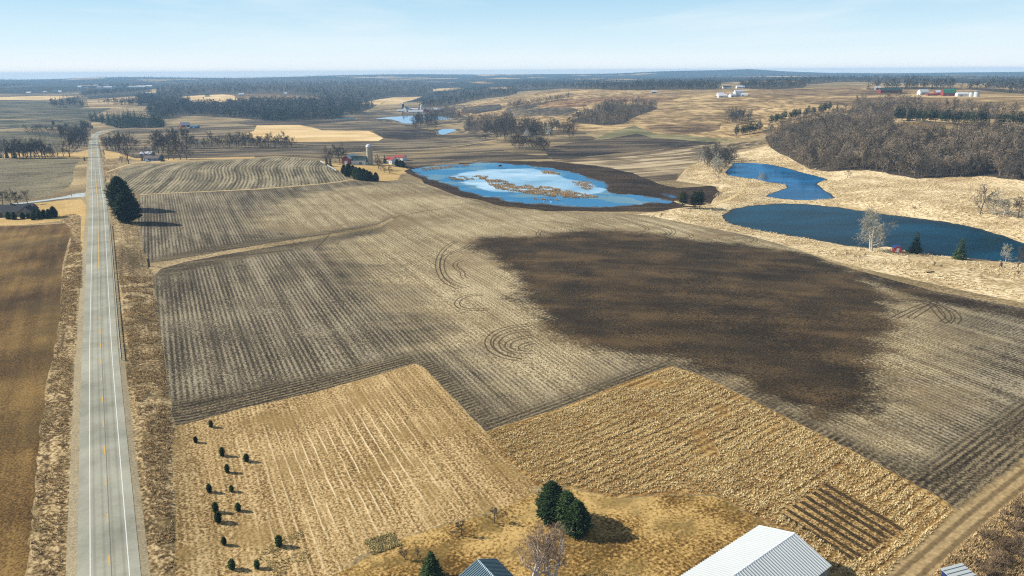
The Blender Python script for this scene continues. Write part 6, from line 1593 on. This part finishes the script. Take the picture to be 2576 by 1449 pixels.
# far woods: broad belts of bare trees and dark conifers
fs, cs = [], []
for pts, n in BELTS:
    P = in_poly(pts, n, 1.4)
    if n > 3000:                                            # leave the hilltop clearings open
        X = np.array(P); keep = np.ones(len(P), bool)
        for q in ([(450,246),(500,238),(560,235),(700,234),(765,238),(835,245),(800,251),(640,254),(600,258),(540,262),(490,262)], [(905,264),(940,252),(990,245),(1060,243),(1035,254),(1000,264),(950,266)]): keep &= ~seg_dist(X[:, 0], X[:, 1] , q, True)[1]
        P = [p for p, k_ in zip(P, keep) if k_]
    for p in P: (cs if rng.random() < .07 else fs).append(p)
xs = []
for _ in range(2600):                                       # scattered woods on the far ridges
    px, py = rng.uniform(-60, 2640), 187 + rng.random() ** 1.6 * 22
    if vnoise(np.array([px / 90.0]), np.array([py / 4.0]), 9)[0] > .46: xs.append((px, py))
merge_templates('far_woods', items_at(fs, FAR, 13, 19) + items_at(xs, FAR, 10, 15), 'far_twig', dict(kind='stuff', label='blue grey bare woods on the distant hills', category='wood'))
cs += [q for p, n in zip(PINEB, (150, 140, 18)) for q in in_poly(p, n, 3.5)]
merge_templates('far_pines', items_at(cs, FARC, 16, 24, 14.0), 'far_pine', dict(kind='stuff', label='dark pine blocks on the distant left hills', category='wood'))

# ------------------------------------------------------------------ grasses, reeds, brush
def tuft(seed, n, h, w, lean):
    g = np.random.default_rng(seed); V, F = [], []
    for k in range(n):
        a = g.uniform(0, 6.28); d = np.array([math.cos(a), math.sin(a), 0]); s = np.array([-d[1], d[0], 0]) * w * g.uniform(.6, 1.3)
        r0 = d * g.uniform(0, .12) * h; l = lean * g.uniform(.4, 1.2); hh = h * g.uniform(.6, 1.1)
        b = len(V); V += [r0 - s, r0 + s, r0 + d * l * h + np.array([0, 0, hh])]; F.append((b, b + 1, b + 2))
    return np.array(V), np.array(F)
def grass_mat(name, a, b, sc=0.25):
    t = NT(name, 0.9, 0.1)
    t.color(t.ramp(t.noise(t.pos(), sc, 4.0, 0.65), [(0.3, srgb(*a)), (0.7, srgb(*b))])); return t.m
M['gold_blades'] = grass_mat('golden grass blades', (188, 160, 108), (242, 222, 170))
M['pale_blades'] = grass_mat('pale dry grass blades', (192, 168, 122), (242, 226, 188), 0.1)
M['verge_blades'] = grass_mat('straw verge blades', (140, 114, 74), (222, 194, 144), 0.4)
M['reed_blades'] = grass_mat('rust brown reeds', (150, 112, 68), (214, 176, 120), 0.2)
M['weed_blades'] = grass_mat('weedy stalks', (158, 144, 96), (226, 208, 152), 0.5)
def rand_world(poly_px, n, z=None):
    pl = gpoly(poly_px, 30, z=z); P = np.array(pl); out = []
    while sum(len(o) for o in out) < n:
        X = nrg.uniform(P[:, 0].min(), P[:, 0].max(), n * 2); Y = nrg.uniform(P[:, 1].min(), P[:, 1].max(), n * 2)
        _, ins, _, _ = seg_dist(X, Y, pl, True); out.append(np.stack([X[ins], Y[ins]], 1))
    return np.concatenate(out)[:n]
def scatter(name, spots, tpls, s0, s1, mat, label, cat, keep=None, zof=None):
    """one merged mesh of tufts"""
    S = spots; n = len(S)
    Z = np.array([zg(x, y) for x, y in S]) if zof is None else np.full(n, zof)
    VV, FF = [], []; off = 0
    for k, (V, F) in enumerate(tpls):
        I = np.arange(k, n, len(tpls)); m = len(I)
        s = nrg.uniform(s0, s1, m); a = nrg.uniform(0, 6.28, m); c, q = np.cos(a) * s, np.sin(a) * s
        W = np.empty((m, len(V), 3))
        W[:, :, 0] = V[None, :, 0] * c[:, None] - V[None, :, 1] * q[:, None] + S[I, 0, None]
        W[:, :, 1] = V[None, :, 0] * q[:, None] + V[None, :, 1] * c[:, None] + S[I, 1, None]
        W[:, :, 2] = V[None, :, 2] * s[:, None] + Z[I, None] - .03
        VV.append(W.reshape(-1, 3)); FF.append((F[None] + (np.arange(m) * len(V))[:, None, None] + off).reshape(-1, 3)); off += m * len(V)
    return link(name, np_mesh(name, np.concatenate(VV), np.concatenate(FF)), M[mat], kind='stuff', label=label, category=cat)
TU = [tuft(600 + k, 7, .5, .07, .5) for k in range(4)]
P = rand_world([(1225,1095),(1400,1036),(1600,956),(1690,926),(1740,941),(2000,1066),(2200,1168),(2395,1285),(2330,1355),(2260,1415),(2180,1500),(2120,1480),(2080,1415),(1990,1336),(1900,1296),(1800,1240),(1680,1238),(1560,1245),(1420,1220),(1350,1218),(1275,1150)], 42000)
gd, gi, _, _ = seg_dist(P[:, 0], P[:, 1], gpoly([(2085,1212),(2278,1335),(2150,1414),(1960,1290)], 30), True)
rows_ = np.sin((P[:, 0] * -math.sin(ROWS2) + P[:, 1] * math.cos(ROWS2)) * 2 * math.pi / 2.3 + 1.2 * vnoise(P[:, 0] / 6, P[:, 1] / 6, 4) * 3)
ok = ~gi & ((rows_ > -.3) | (nrg.random(len(P)) < .25)) & (vnoise(P[:, 0] / 9, P[:, 1] / 9, 5) > .16)
scatter('tall_grass_tufts', P[ok], TU, .6, 1.25, 'gold_blades', 'tufts of tall golden grass', 'grass')
TP = [tuft(620 + k, 5, .9, .16, .6) for k in range(4)]
P = rand_world([(1620,546),(1700,527),(1760,519),(1800,490),(1820,470),(1720,450),(1730,420),(1880,385),(1930,372),(2000,408),(2090,434),(2300,455),(2480,448),(2640,470),(2640,770),(2576,755),(2400,720),(2200,676),(2100,650),(2000,618),(1880,588),(1760,564)], 26000)
bad = np.zeros(len(P), bool)
for pl in (polys[FIRST_WATER + 1], polys[FIRST_WATER + 2], polys[FIRST_WATER]):
    d, ins, _, _ = seg_dist(P[:, 0], P[:, 1], pl, True); bad |= ins | (d < .6)
ok = ~bad & (vnoise(P[:, 0] / 14, P[:, 1] / 14, 6) > .3)
scatter('grassland_tufts', P[ok], TP, .6, 1.3, 'pale_blades', 'pale dry grass tufts round the ponds', 'grass')
TV_ = [tuft(640 + k, 6, .5, .06, .6) for k in range(3)]
for (pp, nn, lab) in (([(300,700),(380,700),(395,800),(415,950),(438,1080),(430,1150),(440,1449),(372,1449),(330,927),(312,842),(300,760)], 11000, 'right'), ([(180,600),(206,600),(208,720),(203,842),(196,927),(190,1449),(75,1449),(95,1143),(125,927),(146,842),(158,700)], 9000, 'left')):
    P = rand_world(pp, nn)
    d, _, _, _ = seg_dist(P[:, 0], P[:, 1], [tuple(p[:2]) for p in ROAD[:60:3]], False)
    ok = (d > 7.4) & (vnoise(P[:, 0] / 4, P[:, 1] / 4, 8) > .35)
    scatter('verge_tufts', P[ok], TV_, .6, 1.4, 'verge_blades', 'rough straw tufts of the verge on the %s of the road' % lab, 'grass')
# reeds in the marsh
TR = [tuft(660 + k, 9, 1.3, .12, .35) for k in range(4)]
REEDS = [([(1288,472),(1325,466),(1388,472),(1438,482),(1508,496),(1463,499),(1413,498),(1363,492),(1320,487),(1290,480)], 2600), ([(1219,452),(1260,453),(1292,462),(1300,474),(1262,475),(1230,466)], 1000), ([(1126,447),(1160,444),(1192,450),(1165,455),(1135,453)], 450),
         ([(1178,448),(1200,442),(1228,444),(1222,452),(1190,453)], 420), ([(1360,431),(1385,430),(1410,438),(1390,441),(1365,437)], 260), ([(1438,458),(1455,455),(1490,460),(1496,470),(1478,480),(1462,474),(1448,470)], 520), ([(1240,470),(1300,478),(1290,486),(1250,478)], 260),
         ([(1330,498),(1400,502),(1420,506),(1350,503)], 60), ([(1060,424),(1130,417),(1180,413),(1180,418),(1110,425),(1065,430)], 500)]
RP = np.concatenate([rand_world(p, n, LV_MARSH) for p, n in REEDS])
ok = vnoise(RP[:, 0] / 5, RP[:, 1] / 5, 11) > .34
scatter('marsh_reeds', RP[ok], TR, .5, 1.2, 'reed_blades', 'rust brown reeds standing in the marsh', 'reeds', zof=LV_MARSH)
# weedy square and brush
P = rand_world([(915,1362),(985,1338),(1008,1372),(935,1398)], 900)
scatter('weedy_square', P, TU, .6, 1.1, 'weed_blades', 'square patch of pale weeds at the edge of the yard', 'weeds')
P = rand_world([(640,1390),(760,1330),(790,1449),(700,1470)], 900)
scatter('weed_tufts', P[vnoise(P[:, 0] / 3, P[:, 1] / 3, 14) > .5], TU, .4, .9, 'weed_blades', 'pale weeds among the lower shrubs of the mown plot', 'weeds')
P = rand_world([(2640,1190),(2576,1235),(2500,1298),(2440,1352),(2380,1405),(2330,1470),(2640,1490)], 5200)
scatter('brush_grass', P, TU, .7, 1.5, 'verge_blades', 'rough grass on the bank at the lower right', 'grass')
BU = [with_mats(tpl(bare_tree(700 + k, 2.4, fork=.1, spread=1.3, kids=(6, 4, 4), twig=.05, sides=(4, 3, 0), multi=3, trunk_r=.05), 'bush'), 'bark', 'shrub_twig') for k in range(3)]
for (px, py) in in_poly([(2600,1235),(2540,1280),(2470,1345),(2440,1400),(2445,1449),(2600,1460)], 46, 14):
    tree_at(px, py, rng.choice(BU), rng.uniform(1.2, 2.6), 2.4, 'bare_shrub', 'brown bare shrub on the brushy bank at the lower right', 'shrub', 'shrubs on the brushy bank')
for (px, py) in [(2130, 640), (2150, 646), (2162, 648), (2178, 645), (2350, 668), (2368, 672), (2440, 680), (2560, 690), (2470, 700), (1950, 430), (2020, 452), (2300, 520)]:
    tree_at(px, py, rng.choice(BU), rng.uniform(1.2, 2.2), 2.4, 'bare_shrub', 'low brown shrub in the pale grassland round the ponds', 'shrub', 'shrubs in the pond grassland')

# ------------------------------------------------------------------ haze: the air over the land
hz = bpy.data.materials.new('haze'); hz.use_nodes = True
ht = hz.node_tree
for n in list(ht.nodes): ht.nodes.remove(n)
ho = ht.nodes.new('ShaderNodeOutputMaterial'); hv = ht.nodes.new('ShaderNodeVolumePrincipled')
hv.inputs['Color'].default_value = (0.42, 0.71, 1.0, 1); hv.inputs['Density'].default_value = 9.5e-5
hv.inputs['Anisotropy'].default_value = 0.0
ht.links.new(hv.outputs[0], ho.inputs['Volume'])
zmin = float(GZ.min()) - 1.0; zmax = float(max(GZ.max() + 5.0, 92.0))
hb = MB().box(-10300, 10300, -300, 10300, zmin, zmax)
link('haze', mesh('haze', hb.v, hb.f), hz, kind='stuff', label='thin blue haze over the whole landscape', category='haze')
